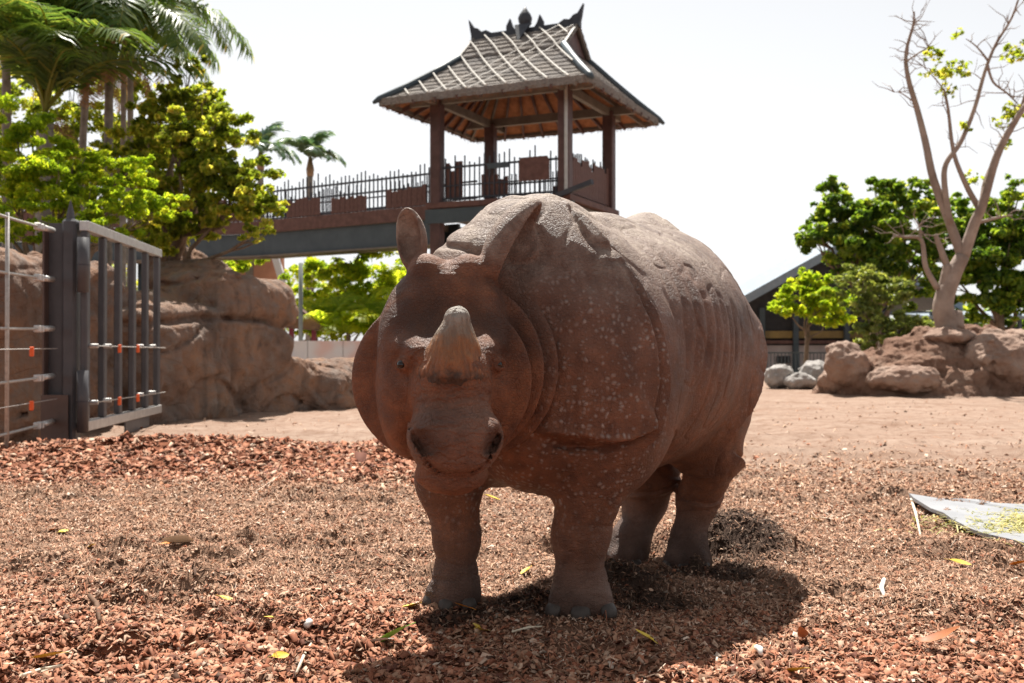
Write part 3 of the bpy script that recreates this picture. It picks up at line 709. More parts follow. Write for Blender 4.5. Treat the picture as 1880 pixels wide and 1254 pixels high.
# ---------------------------------------------------------------- gate and cable fence
def build_gate():
    st, gv = M['steel_dark'], M['galv']
    A = np.array([-4.74, 11.75, 0]); B = np.array([-5.06, 15.2, 0]); zb, zt = .24, 2.46
    d = (B-A)/np.linalg.norm(B-A); n = np.array([d[1], -d[0], 0])     # n: towards the enclosure (+x)
    g = thing('steel_gate', tuple(A), 'open grey steel gate with vertical tube bars beside the rock wall', 'gate')
    for i, s in enumerate(np.linspace(.06, 3.36, 6)):
        p = A+d*s; MB().box((p[0], p[1], (zb+zt)/2), (.075, .125, zt-zb-.12), math.atan2(d[1], d[0])-math.pi/2).ob('bar', st, g, bevel=.012)
    MB().beam(A+[0, 0, zt], B+[0, 0, zt], .10, .11).ob('top_rail', gv, g, bevel=.006)
    MB().beam(A+[0, 0, zb], B+[0, 0, zb], .10, .11).ob('bottom_rail', gv, g, bevel=.006)
    MB().box(tuple(A+d*2.3+[0, 0, .02]), (.02, 1.2, .30), math.atan2(d[1], d[0])-math.pi/2).ob('kick_plate', st, g)
    for z0, z1 in ((1.72, 2.32), (.18, .86)):
        h = MB().tube([A+n*.02-d*.09+[0, 0, z0], A+n*.02-d*.09+[0, 0, z1]], .062, 14).ob('hinge', st, g, True)
        MB().tube([A+n*.02-d*.09+[0, 0, (z0+z1)/2-.006], A+n*.02-d*.09+[0, 0, (z0+z1)/2+.006]], .066, 14).ob('hinge_ring', M['rail'], h)
    for z0 in (.50, 1.13):
        w = A+n*.11; MB().tube([w+d*.1+[0, 0, z0], w+d*3.4+[0, 0, z0-.02]], .006, 5).ob('electric_wire', M['rope'], g)
        for s in (.10, .62, 2.1, 2.75): MB().tube([A+n*.04+d*s+[0, 0, z0], A+n*.13+d*s+[0, 0, z0]], .025, 8).ob('bracket', gv, g)
        for s in (1.0, 1.85): MB().box(tuple(A+n*.12+d*s+[0, 0, z0-.03]), (.04, .055, .10), .3).ob('insulator', M['orange'], g, bevel=.008)
    # post: an H section with a round tube and a pointed cap
    C = np.array([-5.02, 11.85, 0])
    p = thing('gate_post', tuple(C), 'dark brown steel gate post with pointed tip', 'post')
    MB().box((C[0]+.11, C[1]-.02, 1.24), (.16, .18, 2.60)).ob('tube', st, p, bevel=.03)
    MB().box((C[0]-.06, C[1], 1.22), (.17, .02, 2.56)).ob('web', st, p)
    MB().box((C[0]-.155, C[1], 1.18), (.02, .26, 2.5)).ob('flange', M['steel_brown'], p)
    MB().box((C[0]-.02, C[1]-.14, .28), (.30, .018, .62)).ob('base_plate', M['steel_brown'], p)
    MB().tube([C+[.10, -.02, 2.54], C+[.10, -.02, 2.60], C+[.10, -.02, 2.76]], [.05, .045, .004], 8).ob('tip', st, p)
    # cable net
    E = np.array([-4.55, 7.6, 0]); fz = (.30, .80, 1.32, 1.86, 2.40)
    f = thing('cable_fence', (-4.75, 9.7, 0), 'steel cable fence of five horizontal ropes with clamps tied to the gate post', 'fence')
    e = (E-C)/np.linalg.norm(E-C); S = C+np.array([-.03, -.16, 0])
    for z0 in fz:
        pts = [S+e*s+np.array([0, 0, z0-.03*math.sin(s*.8)]) for s in np.linspace(0, 4.1, 9)]
        r = MB().tube(pts, .015, 7).ob('rope', M['rope'], f, True)
        MB().tube([S+e*.02+[0, 0, z0], S+e*.34+[0, 0, z0-.008]], .032, 8).ob('turnbuckle', gv, r, True)
        for s in (.42, .52): MB().box(tuple(S+e*s+[0, 0, z0-.012]), (.075, .06, .075), .4).ob('clamp', gv, r, bevel=.01)
    for s in (1.40, 3.1):
        b = S+e*s; MB().tube([b+[0, 0, .12], b+[0, 0, 1.3], b+[0, 0, 2.42]], .021, 8).ob('upright_rope', M['rope'], f, True)
    for z0 in (.55, 1.10):
        MB().tube([S+e*.05+[.06, 0, z0], S+e*4.0+[.06, 0, z0-.02]], .005, 5).ob('electric_wire', M['rope'], f)
        for s in (.9, 2.4): MB().box(tuple(S+e*s+[.07, 0, z0-.03]), (.04, .055, .10), .3).ob('insulator', M['orange'], f, bevel=.008)
# ---------------------------------------------------------------- lookout tower and walkway
TC = np.array([.40, 32.4, 0.]); TU = np.array([-.905, .425, 0.]); TV = np.array([.425, .905, 0.]); UP = np.array([0, 0, 1.])
TU /= np.linalg.norm(TU); TV /= np.linalg.norm(TV)
def tp(u, v, z): return TC+TU*u+TV*v+UP*z
DECK, BEAMZ, EAVE, RIDGE = 5.42, 8.50, 8.30, 10.72
def railing(root, a, b, z, seed, boards=(), pick=.155, hmin=1.06, hmax=1.36, wide=.035, side=1):
    """posts-free rail: top and bottom rail, pickets of uneven height, some broad boards"""
    a = np.asarray(a, float); b = np.asarray(b, float); L = np.linalg.norm(b-a); d = (b-a)/L; ang = math.atan2(d[1], d[0]); r = random.Random(seed)
    MB().beam(a+UP*(z+1.05), b+UP*(z+1.05), .05, .06).ob('top_rail', M['rail'], root)
    MB().beam(a+UP*(z+.12), b+UP*(z+.12), .05, .06).ob('bottom_rail', M['rail'], root)
    MB().beam(a+UP*(z+.50), b+UP*(z+.50), .04, .04).ob('middle_rail', M['rail'], root)
    n = int(L/pick); base = None; oz = np.array(root.location)
    for i in range(n):
        s = (i+.5)*L/n; h = r.uniform(hmin, hmax)*(1.0 if r.random() < .8 else 1.06)
        p = a+d*s+UP*(z+.05)
        key = ('picket', wide)
        if key not in SHARE: SHARE[key] = MB().box((0, 0, .5), (wide, wide, 1)).mesh('picket', M['rail'])
        o = obj('picket', SHARE[key], root); o.location = p-oz; o.rotation_euler = (0, 0, ang); o.scale = (1, 1, h)
    for (s0, s1, h0) in boards:
        s = s0
        while s < s1:
            w = r.uniform(.15, .24)
            if ('board',) not in SHARE: SHARE[('board',)] = MB().box((0, 0, .5), (1, .03, 1)).mesh('board', M['board'], bevel=.004)
            o = obj('board', SHARE[('board',)], root); nn = np.array([-d[1], d[0], 0])
            o.location = a+d*(s+w/2)+nn*.045*side+UP*(z+.10)-oz; o.rotation_euler = (0, 0, ang); o.scale = (w*.93, 1, h0*r.uniform(.8, 1.12)); s += w
SHARE = {}
def thatch_material():
    t = NT('grey_thatch', Roughness=.95); t.set(t.b, 'Specular IOR Level', .1)
    P = t.coord('Object'); w = t.at('along')
    n = t.noise(t.scale(P, (9, 9, 9)), 2.0, 6, .7); n2 = t.noise(P, 1.2, 5, .6)
    c = t.ramp(n, [(.25, (.11, .097, .088)), (.5, (.27, .24, .215)), (.75, (.44, .40, .365))])
    c = t.mix(t.math('MULTIPLY', t.ramp(n2, [(.4, 0), (.7, 1)]), .5), c, (.19, .185, .19))
    t.set(t.b, 'Base Color', c)
    t.set(t.b, 'Normal', t.bump(t.noise(t.scale(P, (14, 14, 3)), 3.0, 6, .75), .05, 1.0)); return t.m
def build_tower():
    M['thatch'] = thatch_material()
    M['lath'] = simple('pale_bamboo', (.55,.52,.47), (.72,.69,.63), 12, .6)
    M['ornament'] = simple('carved_dark_wood', (.022,.026,.036), (.05,.055,.068), 6, .55, .004, 50)
    M['fringe'] = simple('red_brown_straw', (.20,.085,.045), (.36,.17,.09), 14, .9, .01, 60)
    T = thing('lookout_tower', tuple(TC), 'raised timber lookout pavilion with a thatched roof and carved ridge finials', 'pavilion')
    hu, hv = 2.06, 1.80
    for (su, sv) in ((1, -1), (-1, -1), (-1, 1), (1, 1)):
        b = tp(su*hu, sv*hv, 0); MB().box((b[0], b[1], BEAMZ/2), (.34, .34, BEAMZ), math.atan2(TU[1], TU[0])).ob('column', M['post_red'], T, bevel=.03)
    b = tp(-hu-.10, -hv-.19, 0); MB().beam(b+UP*DECK, b+UP*BEAMZ, .10, .03, up=TV).ob('downpipe', M['galv'], T, bevel=.01)
    # deck
    MB().prism([tp(hu+.25, -hv-.25, DECK), tp(-hu-.25, -hv-.25, DECK), tp(-hu-.25, hv+.25, DECK), tp(hu+.25, hv+.25, DECK)], -UP*.16, UP*0).ob('deck', M['board'], T)
    for v in (-hv-.12, hv+.12): MB().beam(tp(hu+.3, v, DECK-.40), tp(-hu-.3, v, DECK-.40), .16, .42).ob('girder', M['girder'], T)
    for u in np.linspace(-hu, hu, 6): MB().beam(tp(u, -hv, DECK-.30), tp(u, hv, DECK-.30), .10, .24).ob('joist', M['beam_grey'], T)
    MB().beam(tp(-hu+.15, -hv-.28, DECK-.05), tp(-hu-1.05, -hv-.62, DECK+.22), .12, .14).ob('outrigger', M['rail'], T)
    # railings
    rl = [((hu-.2, -hv), (-hu+.2, -hv), [(.05, .62, 1.02), (1.25, 2.1, .62)]), ((-hu, -hv+.2), (-hu, hv-.2), [(.05, 3.2, 1.05)]), ((-hu+.2, hv), (hu-.2, hv), [(.6, 1.6, .75), (2.3, 3.4, .6)])]
    for k, (p, q, bd) in enumerate(rl): railing(T, tp(*p, 0), tp(*q, 0), DECK, 40+k, bd, side=-1 if k == 1 else 1)
    # roof frame
    for v in (-hv, hv): MB().beam(tp(hu+.9, v, BEAMZ), tp(-hu-.9, v, BEAMZ), .16, .26).ob('roof_beam', M['beam_grey'], T)
    for u in (-hu, hu): MB().beam(tp(u, hv+.9, BEAMZ-.03), tp(u, -hv-.9, BEAMZ-.03), .16, .24).ob('roof_beam', M['beam_grey'], T)
    for a_, b_ in (((3.2, -3.0), (-3.2, -3.0)), ((-3.2, -3.0), (-3.2, 3.0)), ((-3.2, 3.0), (3.2, 3.0)), ((3.2, 3.0), (3.2, -3.0))):
        MB().beam(tp(*a_, EAVE+.02), tp(*b_, EAVE+.02), .09, .16).ob('eave_board', M['beam_grey'], T)
    # roof surfaces: profile rows from eave to gablet base to ridge
    R = 1.66; GB = 9.86
    def row(k):            # k 0..1 eave->gablet base (hipped skirt), gently dished
        z = EAVE+(GB-EAVE)*(k*.86+.14*k*k); return 3.28+(R+.02-3.28)*k, 3.08+(.98-3.08)*k, z
    th = .17
    def quadgrid(P00, P10, P01, P11, nu, nv): 
        V = []
        for j in range(nv+1):
            for i in range(nu+1):
                a, b = i/nu, j/nv; V.append((1-a)*(1-b)*P00+a*(1-b)*P10+(1-a)*b*P01+a*b*P11)
        return V, [(j*(nu+1)+i, j*(nu+1)+i+1, (j+1)*(nu+1)+i+1, (j+1)*(nu+1)+i) for j in range(nv) for i in range(nu)]
    rr = random.Random(5)
    for side in range(4):          # front, right, back, left: overlapping courses of thatch
        cs = 9
        for c in range(cs):
            u0, v0, z0 = row(c/cs); u1, v1, z1 = row((c+1)/cs+.05 if c < cs-1 else 1)
            lift = .07+.05*(c == 0)
            if side == 0: q = [tp(u0, -v0, z0), tp(-u0, -v0, z0), tp(u1, -v1, z1), tp(-u1, -v1, z1)]
            elif side == 1: q = [tp(-u0, -v0, z0), tp(-u0, v0, z0), tp(-u1, -v1, z1), tp(-u1, v1, z1)]
            elif side == 2: q = [tp(-u0, v0, z0), tp(u0, v0, z0), tp(-u1, v1, z1), tp(u1, v1, z1)]
            else: q = [tp(u0, v0, z0), tp(u0, -v0, z0), tp(u1, v1, z1), tp(u1, -v1, z1)]
            n = 60
            m = MB(); V = []; F = []
            for i in range(n+1):
                a = i/n; lo_ = q[0]*(1-a)+q[1]*a; hi_ = q[2]*(1-a)+q[3]*a; j = rr.uniform(-.03, .035)
                dn = lo_-hi_; dn /= np.linalg.norm(dn)
                V += [lo_+dn*j+UP*lift, hi_+UP*.02, lo_+dn*j-UP*(.10 if c == 0 else .02)]
            for i in range(n):
                F += [(3*i, 3*i+3, 3*i+4, 3*i+1), (3*i+2, 3*i+5, 3*i+3, 3*i)]
            m.add(V, F).ob('thatch_course', M['thatch'], T)
    for sgn in (-1, 1):            # steep upper slopes
        cs = 5
        for c in range(cs):
            k0, k1 = c/cs, min((c+1)/cs+.06, 1)
            f = lambda k: (.98*(1-k)+.02, GB+.02+(RIDGE-GB)*(k**.9))
            (v0, z0), (v1, z1) = f(k0), f(k1); V = []; F = []; n = 36
            for i in range(n+1):
                u = -R-.12+(2*R+.24)*i/n; j = rr.uniform(-.02, .03)
                V += [tp(u, sgn*(v0+j), z0+.09-j), tp(u, sgn*v1, z1+.02), tp(u, sgn*(v0+j), z0)]
            for i in range(n): F += [(3*i, 3*i+3, 3*i+4, 3*i+1), (3*i+2, 3*i+5, 3*i+3, 3*i)]
            MB().add(V, F).ob('thatch_course', M['thatch'], T)
    # under side: reed lining with rafters
    for side in range(4):
        u0, v0, z0 = row(0); u1, v1, z1 = .9, .3, 9.95
        cor = [(u0, -v0), (-u0, -v0), (-u0, v0), (u0, v0)]; cin = [(u1, -v1), (-u1, -v1), (-u1, v1), (u1, v1)]
        a, b = cor[side], cor[(side+1) % 4]; c, d = cin[side], cin[(side+1) % 4]
        m = MB(); m.add([tp(*a, z0-.04), tp(*b, z0-.04), tp(*d, z1), tp(*c, z1)], [(0, 1, 2, 3)]); m.ob('soffit', M['soffit'], T)
        for k in np.linspace(.06, .94, 9):
            p = np.array(a)*(1-k)+np.array(b)*k; q = np.array(c)*(1-k)+np.array(d)*k
            MB().beam(tp(*p, z0-.10), tp(*q, z1-.08), .07, .12).ob('rafter', M['beam_grey'] if k < .1 or k > .9 else M['post_red'], T)
        # ragged straw fringe under the eave
        m = MB(); nn = 150
        for i in range(nn):
            k = (i+.5)/nn; p = np.array(a)*(1-k)+np.array(b)*k; q = tp(*(p*.985), z0-.03); dl = rr.uniform(.08, .22)*(2.2 if rr.random() < .03 and side == 3 else 1)
            e = (np.array(b)-np.array(a))/nn*.8; ee = TU*e[0]+TV*e[1]
            m.add([q-ee*.5, q+ee*.5, q+ee*rr.uniform(-.3, .3)-UP*dl], [(0, 1, 2)])
        m.ob('straw_fringe', M['fringe'], T)
    # gablets
    for su in (-1, 1):
        MB().prism([tp(su*(R-.06), -.86, GB+.08), tp(su*(R-.06), .86, GB+.08), tp(su*(R-.06), 0, RIDGE-.08)], TU*0, TU*su*.04).ob('gablet_panel', M['post_red'], T)
        for sv in (-1, 1): MB().beam(tp(su*(R+.06), sv*1.08, GB+.02), tp(su*(R+.06), 0, RIDGE+.06), .08, .13).ob('bargeboard', M['beam_grey'], T)
    # hip caps and ridge
    for (su, sv) in ((1, -1), (-1, -1), (-1, 1), (1, 1)):
        pts = [tp(su*row(k)[0], sv*row(k)[1], row(k)[2]+.10) for k in (0, .33, .66, 1)]; pts.insert(0, tp(su*3.42, sv*3.2, EAVE-.03))
        MB().tube(pts, [.05, .10, .11, .11, .10], 7).ob('hip_cap', M['girder'], T, True)
    MB().beam(tp(-R-.15, 0, RIDGE+.06), tp(R+.15, 0, RIDGE+.06), .20, .18).ob('ridge_cap', M['ornament'], T)
    for su in (-1, 1):
        prof = [(1.05, .12), (1.30, .27), (1.48, .24), (1.60, .36), (1.74, .40), (1.92, .66), (1.86, .30), (1.80, .05), (1.05, .05)]
        MB().prism([tp(su*u, 0, RIDGE+z) for u, z in prof], -TV*.06, TV*.06).ob('ridge_horn', M['ornament'], T)
        prof = [(.30, .12), (.42, .30), (.50, .52), (.62, .30), (.62, .14), (.5, .10)]
        MB().prism([tp(su*u, 0, RIDGE+z) for u, z in prof], -TV*.05, TV*.05).ob('ridge_leaf', M['ornament'], T)
    MB().tube([tp(0, 0, RIDGE+z) for z in (.1, .22, .36, .48, .60, .72, .86)], [.08, .14, .20, .22, .17, .08, .005], 10).ob('finial', M['ornament'], T, True)
    MB().prism([tp(.28, -.12, RIDGE+.16), tp(-.28, -.12, RIDGE+.16), tp(0, -.50, RIDGE-.48)], -TV*.06+UP*.10, TV*.02+UP*.10).ob('finial_shield', M['ornament'], T)
    # pale lattice of bamboo on the front slope
    def onroof(u, k):       # k -1..0 lower skirt, 0..1 upper slope
        if k <= 0: uu, vv, z = row(k+1)
        else: uu, vv, z = 9, .98*(1-k)+.02, GB+.02+(RIDGE-GB)*(k**.9)
        return tp(u, -vv-.05, z+.115)
    def clipu(k): return row(k+1)[0]-.08 if k <= 0 else R+.05
    for s0 in np.arange(-5.2, 5.4, .62):
        for dr in (1, -1):
            pts = []
            for k in np.linspace(-.98, .96, 30):
                u = s0+dr*(1.9*min(k, 0)+.95*max(k, 0)+1.9)
                if abs(u) < clipu(k): pts.append(onroof(u, k))
            if dr == -1 and len(pts) > 3 and abs(s0-.9) < 1.0: MB().tube(pts, .012, 5).ob('lath', M['lath'], T)
            elif dr == 1 and len(pts) > 3: MB().tube(pts, .024, 5).ob('lath', M['lath'], T)
    # things kept on the deck rail
    s = tp(-.5, -hv-.09, DECK+.94); single(MB().beam(tp(.35, -hv-.09, DECK+.98), tp(-.35, -hv-.09, DECK+.98), .03, .16), 'notice_board', M['girder'], s, 'small dark blue notice board fixed to the lookout railing', 'sign', bevel=.005)
    s = tp(-1.1, -hv-.07, DECK+.35)
    m = MB(); w, h0 = .48, .78; prof = [(-w, .1), (w, .1), (w, h0*.85), (w*.85, h0), (-w*.85, h0), (-w, h0*.85)]
    single(m.prism([tp(-1.15+a, -hv-.10, DECK+.36+b) for a, b in prof], -TV*.04, TV*0), 'canvas_panel', M['board'], s, 'brown rounded panel hung on the lookout railing', 'panel', bevel=.01)
def build_walkway():
    pts = [tp(2.2, -.15, 0), np.array([-8.1, 37.4, 0]), np.array([-13.8, 39.6, 0]), np.array([-21, 41, 0])]
    W = thing('walkway', tuple((pts[0]+pts[1])/2*np.array([1, 1, 0])), 'elevated walkway bridge with brown fascia and blue grey girder leading to the lookout', 'bridge')
    for i in range(3):
        a, b = pts[i], pts[i+1]; d = (b-a)/np.linalg.norm(b-a); n = np.array([d[1], -d[0], 0]); n = n if n[1] < 0 else -n; L = np.linalg.norm(b-a)
        MB().prism([a+n*1.0+UP*DECK, b+n*1.0+UP*DECK, b-n*1.0+UP*DECK, a-n*1.0+UP*DECK], -UP*.10, UP*0).ob('deck', M['board'], W)
        MB().beam(a+n*1.03+UP*(DECK-.14), b+n*1.03+UP*(DECK-.14), .06, .42).ob('fascia', M['board'], W)
        for s in (.86, 0, -.86): MB().beam(a+n*s+UP*(DECK-.72), b+n*s+UP*(DECK-.72), .14, .74 if s > .5 else .6).ob('girder', M['girder'], W)
        for s in (.92, .70, .3): MB().beam(a+n*s+UP*(DECK-1.14), b+n*s+UP*(DECK-1.14), .26 if s < .8 else .34, .05).ob('girder_flange', M['beam_grey'], W)
        for s in np.arange(.4, L, 1.6): MB().beam(a+d*s+n*.85+UP*(DECK-.55), a+d*s-n*.85+UP*(DECK-.55), .08, .2).ob('cross_joist', M['beam_grey'], W)
        bd = [(.5, 2.0, .62), (2.9, 4.4, .52), (4.9, 6.3, .60)] if i == 0 else [(.3, 5.5, .7)]
        railing(W, a+n*.98, b+n*.98, DECK, 60+i, bd, .17)
        railing(W, a-n*.98, b-n*.98, DECK, 70+i, [], .19)
    for q in (pts[1]+np.array([-3.4, .6, 0]), pts[2]): MB().tube([q, q+UP*(DECK-1.1)], .16, 10).ob('pier', M['girder'], W, True)
# ---------------------------------------------------------------- vegetation
def leaf_mesh(name, C, N, size, mat, aspect=.5, droop=.15, rnd=None):
    """one kite-shaped, slightly folded leaf per row of C; N rough facing direction"""
    n = len(C); a = rng.normal(size=(n, 3)); N = N+.0; N /= np.linalg.norm(N, axis=1)[:, None]+1e-9
    d = np.cross(N, a); d /= np.linalg.norm(d, axis=1)[:, None]+1e-9; s = np.cross(N, d)
    L = (size*(.65+.7*rng.random(n)))[:, None]; W = L*aspect
    tip = d*L*.5-N*L*droop; V = np.stack([C-d*L*.5, C+s*W*.5+N*W*.18, C+tip, C-s*W*.5+N*W*.18], 1)
    F = (np.arange(n)[:, None]*4)+np.array([0, 1, 2, 3]); F = np.concatenate([F[:, [0, 1, 2]], F[:, [0, 2, 3]]])
    me = mesh_np(name, V.reshape(-1, 3), F, mat); attr(me, 'rnd', np.repeat(rng.random(n) if rnd is None else rnd, 4)); return me
def crown_points(clumps, n, hollow=.35, up=.35):
    """points in a set of ellipsoidal clumps (x,y,z,rx,ry,rz); returns positions and facings"""
    sub = []                                             # each clump is a bunch of uneven sprays
    for (x, y, z, rx, ry, rz) in clumps:
        m = int(rng.integers(20, 30))
        for _ in range(m):
            v = rng.normal(size=3); v /= np.linalg.norm(v); k = 1.3*rng.random()**.6; s = rng.uniform(.12, .34)
            sub.append((x+v[0]*rx*k, y+v[1]*ry*k, z+v[2]*rz*k, rx*s*rng.uniform(.8, 1.4), ry*s, rz*s*rng.uniform(.6, 1.0)))
    clumps = sub; hollow = min(hollow, .15)
    cl = np.array(clumps, float); w = (cl[:, 3]*cl[:, 4]*cl[:, 5])**.67; k = rng.choice(len(cl), n, p=w/w.sum())
    v = rng.normal(size=(n, 3)); v /= np.linalg.norm(v, axis=1)[:, None]; r = (hollow+(1-hollow)*rng.random(n)**.6)
    C = cl[k, :3]+v*r[:, None]*cl[k, 3:6]; N = v*.6+rng.normal(size=(n, 3))*.6+np.array([0, 0, up])
    tone = np.clip(.5+.28*(((k*7919) % 97)/97-.5)*2+.22*rng.normal(size=n), 0, 1)
    return C, N, tone
def branch(mb, p, q, r0, r1, sag=.0, n=4, wob=.06, rr=random):
    p = np.asarray(p, float); q = np.asarray(q, float); L = np.linalg.norm(q-p); P = []
    for i in range(n+1):
        k = i/n; o = np.array([rr.uniform(-1, 1) for _ in range(3)])*wob*L*math.sin(k*math.pi); P.append(p*(1-k)+q*k+o+np.array([0, 0, -sag*L*math.sin(k*math.pi)]))
    mb.tube(P, [r0+(r1-r0)*i/n for i in range(n+1)], 7); return P
def tree(name, base, top, clumps, nleaf, leaf, mat, label, cat='tree', r0=.18, aspect=.5, group=None, bark='bark', hollow=.35, trunk_to=None):
    """trunk with limbs to every clump and a crown of single leaves"""
    base = np.asarray(base, float); t = thing(name, tuple(base), label, cat, group); rr = random.Random(hash(label) % 1000 if False else len(label)*31+int(abs(base[0])*10))
    fork = np.asarray(trunk_to if trunk_to is not None else base*.35+np.asarray(top)*.65, float)
    mb = MB(); branch(mb, base-np.array([0, 0, .15]), fork, r0, r0*.62, 0, 5, .04, rr)
    for c in clumps:
        k = rr.uniform(.55, 1.0); s = base*(1-k)+fork*k; e = np.array(c[:3])+np.array([0, 0, -.1*c[5]]); P = branch(mb, s, e, r0*.38, r0*.08, .03, 4, .07, rr)
        for _ in range(3):
            v = np.array([rr.gauss(0, 1) for _ in range(3)]); v /= np.linalg.norm(v); branch(mb, P[-2], np.array(c[:3])+v*np.array(c[3:6])*.8, r0*.13, r0*.03, 0, 3, .08, rr)
    mb.ob('trunk', M[bark], t, True)
    C, N, tone = crown_points(clumps, nleaf, hollow); me = leaf_mesh('crown', C-base, N, leaf, M[mat], aspect, .15, tone); obj('crown', me, t); return t
def px_clumps(L):
    """(px,py,z,radius px, squash[, depth m]) -> world ellipsoids"""
    out = []
    for q in L:
        px, py, z, r = q[:4]; sq = q[4] if len(q) > 4 else .8; c = pix(px, py, z); R = r/FPX*z
        out.append((c[0], c[1], c[2], R, R*(q[5] if len(q) > 5 else .9), R*sq))
    return out
def frond_mesh(name, L, nl, leafl, arch, seed, mat, w=.035, vee=.5, yellow=0):
    """feather palm frond along +X from the origin, arching down"""
    r = np.random.default_rng(seed); m = 26; k = np.linspace(0, 1, m); ang = .95-k*(1.0+arch)*.95
    xs = np.concatenate([[0], np.cumsum(np.cos((ang[1:]+ang[:-1])/2))])*L/m; zs = np.concatenate([[0], np.cumsum(np.sin((ang[1:]+ang[:-1])/2))])*L/m
    V = []; F = []; R = []
    def q(*p):
        o = len(V); V.extend(p)
        return o
    for i in range(m-1):                       # rachis
        a, b = np.array([xs[i], 0, zs[i]]), np.array([xs[i+1], 0, zs[i+1]]); t0 = .030*(1-k[i])+.006; t1 = .030*(1-k[i+1])+.006
        o = q(a+[0, t0, 0], a+[0, -t0, 0], b+[0, -t1, 0], b+[0, t1, 0], a+[0, 0, -t0], b+[0, 0, -t1]); F.extend([(o, o+1, o+2), (o, o+2, o+3), (o+1, o+4, o+5), (o+1, o+5, o+2), (o+4, o, o+3), (o+4, o+3, o+5)]); R.extend([.9]*6)
    for i in range(nl):
        kk = .14+.86*(i+.5)/nl; x = np.interp(kk, k, xs); z = np.interp(kk, k, zs); a = np.interp(kk, k, ang); tv = np.array([math.cos(a), 0, math.sin(a)]); nv = np.array([-math.sin(a), 0, math.cos(a)])
        ll = leafl*(math.sin(math.pi*(.12+.80*kk))**.7)*r.uniform(.85, 1.1)
        for s in (-1, 1):
            d = tv*.62+np.array([0, s, 0])*.85+nv*(vee*r.uniform(.3, 1.0)-.45*kk); d /= np.linalg.norm(d); p = np.array([x, 0, z]); wv = tv*w*.5
            e = p+d*ll*.55; f = p+d*ll-np.array([0, 0, ll*.30*r.uniform(.6, 1.4)])
            o = q(p-wv*.6, p+wv*.6, e+wv, e-wv, f); F.extend([(o, o+1, o+2), (o, o+2, o+3), (o+3, o+2, o+4)]); R.extend([float(np.clip(r.normal(.5+yellow, .18), 0, 1))]*5)
    me = mesh_np(name, np.array(V), np.array(F), mat); attr(me, 'rnd', np.array(R)); return me
def palm(base, crown, label, fronds, n=15, r0=.09, scale=1.0, dead=2, group=None, spread=(-.2, 1.1), shaft=True, seed=1, lean=.0):
    base = np.asarray(base, float); crown = np.asarray(crown, float); t = thing('palm_tree', tuple(base), label, 'palm tree', group); r = random.Random(seed)
    mb = MB(); P = [base*(1-k)+crown*k+np.array([lean*math.sin(k*math.pi), 0, 0]) for k in np.linspace(0, 1, 22)]
    mb.tube(P, [r0*(1.25-.35*i/21)*(1.05 if i % 2 else .96) for i in range(22)], 9); mb.ob('trunk', M['palm_bark'], t, True)
    if shaft: MB().tube([crown-UP*.15, crown+UP*.2, crown+UP*.8], [r0*1.1, r0*1.35, r0*.5], 9).ob('crownshaft', M['shaft'], t, True)
    for i in range(n):
        o = obj('frond', fronds[i % len(fronds)], t); el = spread[0]+(spread[1]-spread[0])*((i*.618) % 1); az = i*2.399963+r.uniform(-.2, .2)
        o.location = crown-base+UP*(.55 if shaft else .05); o.rotation_euler = (r.uniform(-.25, .25), -el+.35, az); s = scale*r.uniform(.85, 1.12); o.scale = (s, s, s)
    for i in range(dead):
        o = obj('dead_frond', M['dead_frond'], t); o.location = crown-base+UP*.1; o.rotation_euler = (r.uniform(-.3, .3), 1.35+r.uniform(-.2, .2), r.uniform(0, 6.28)); s = scale*r.uniform(.5, .7); o.scale = (s, s, s)
    return t
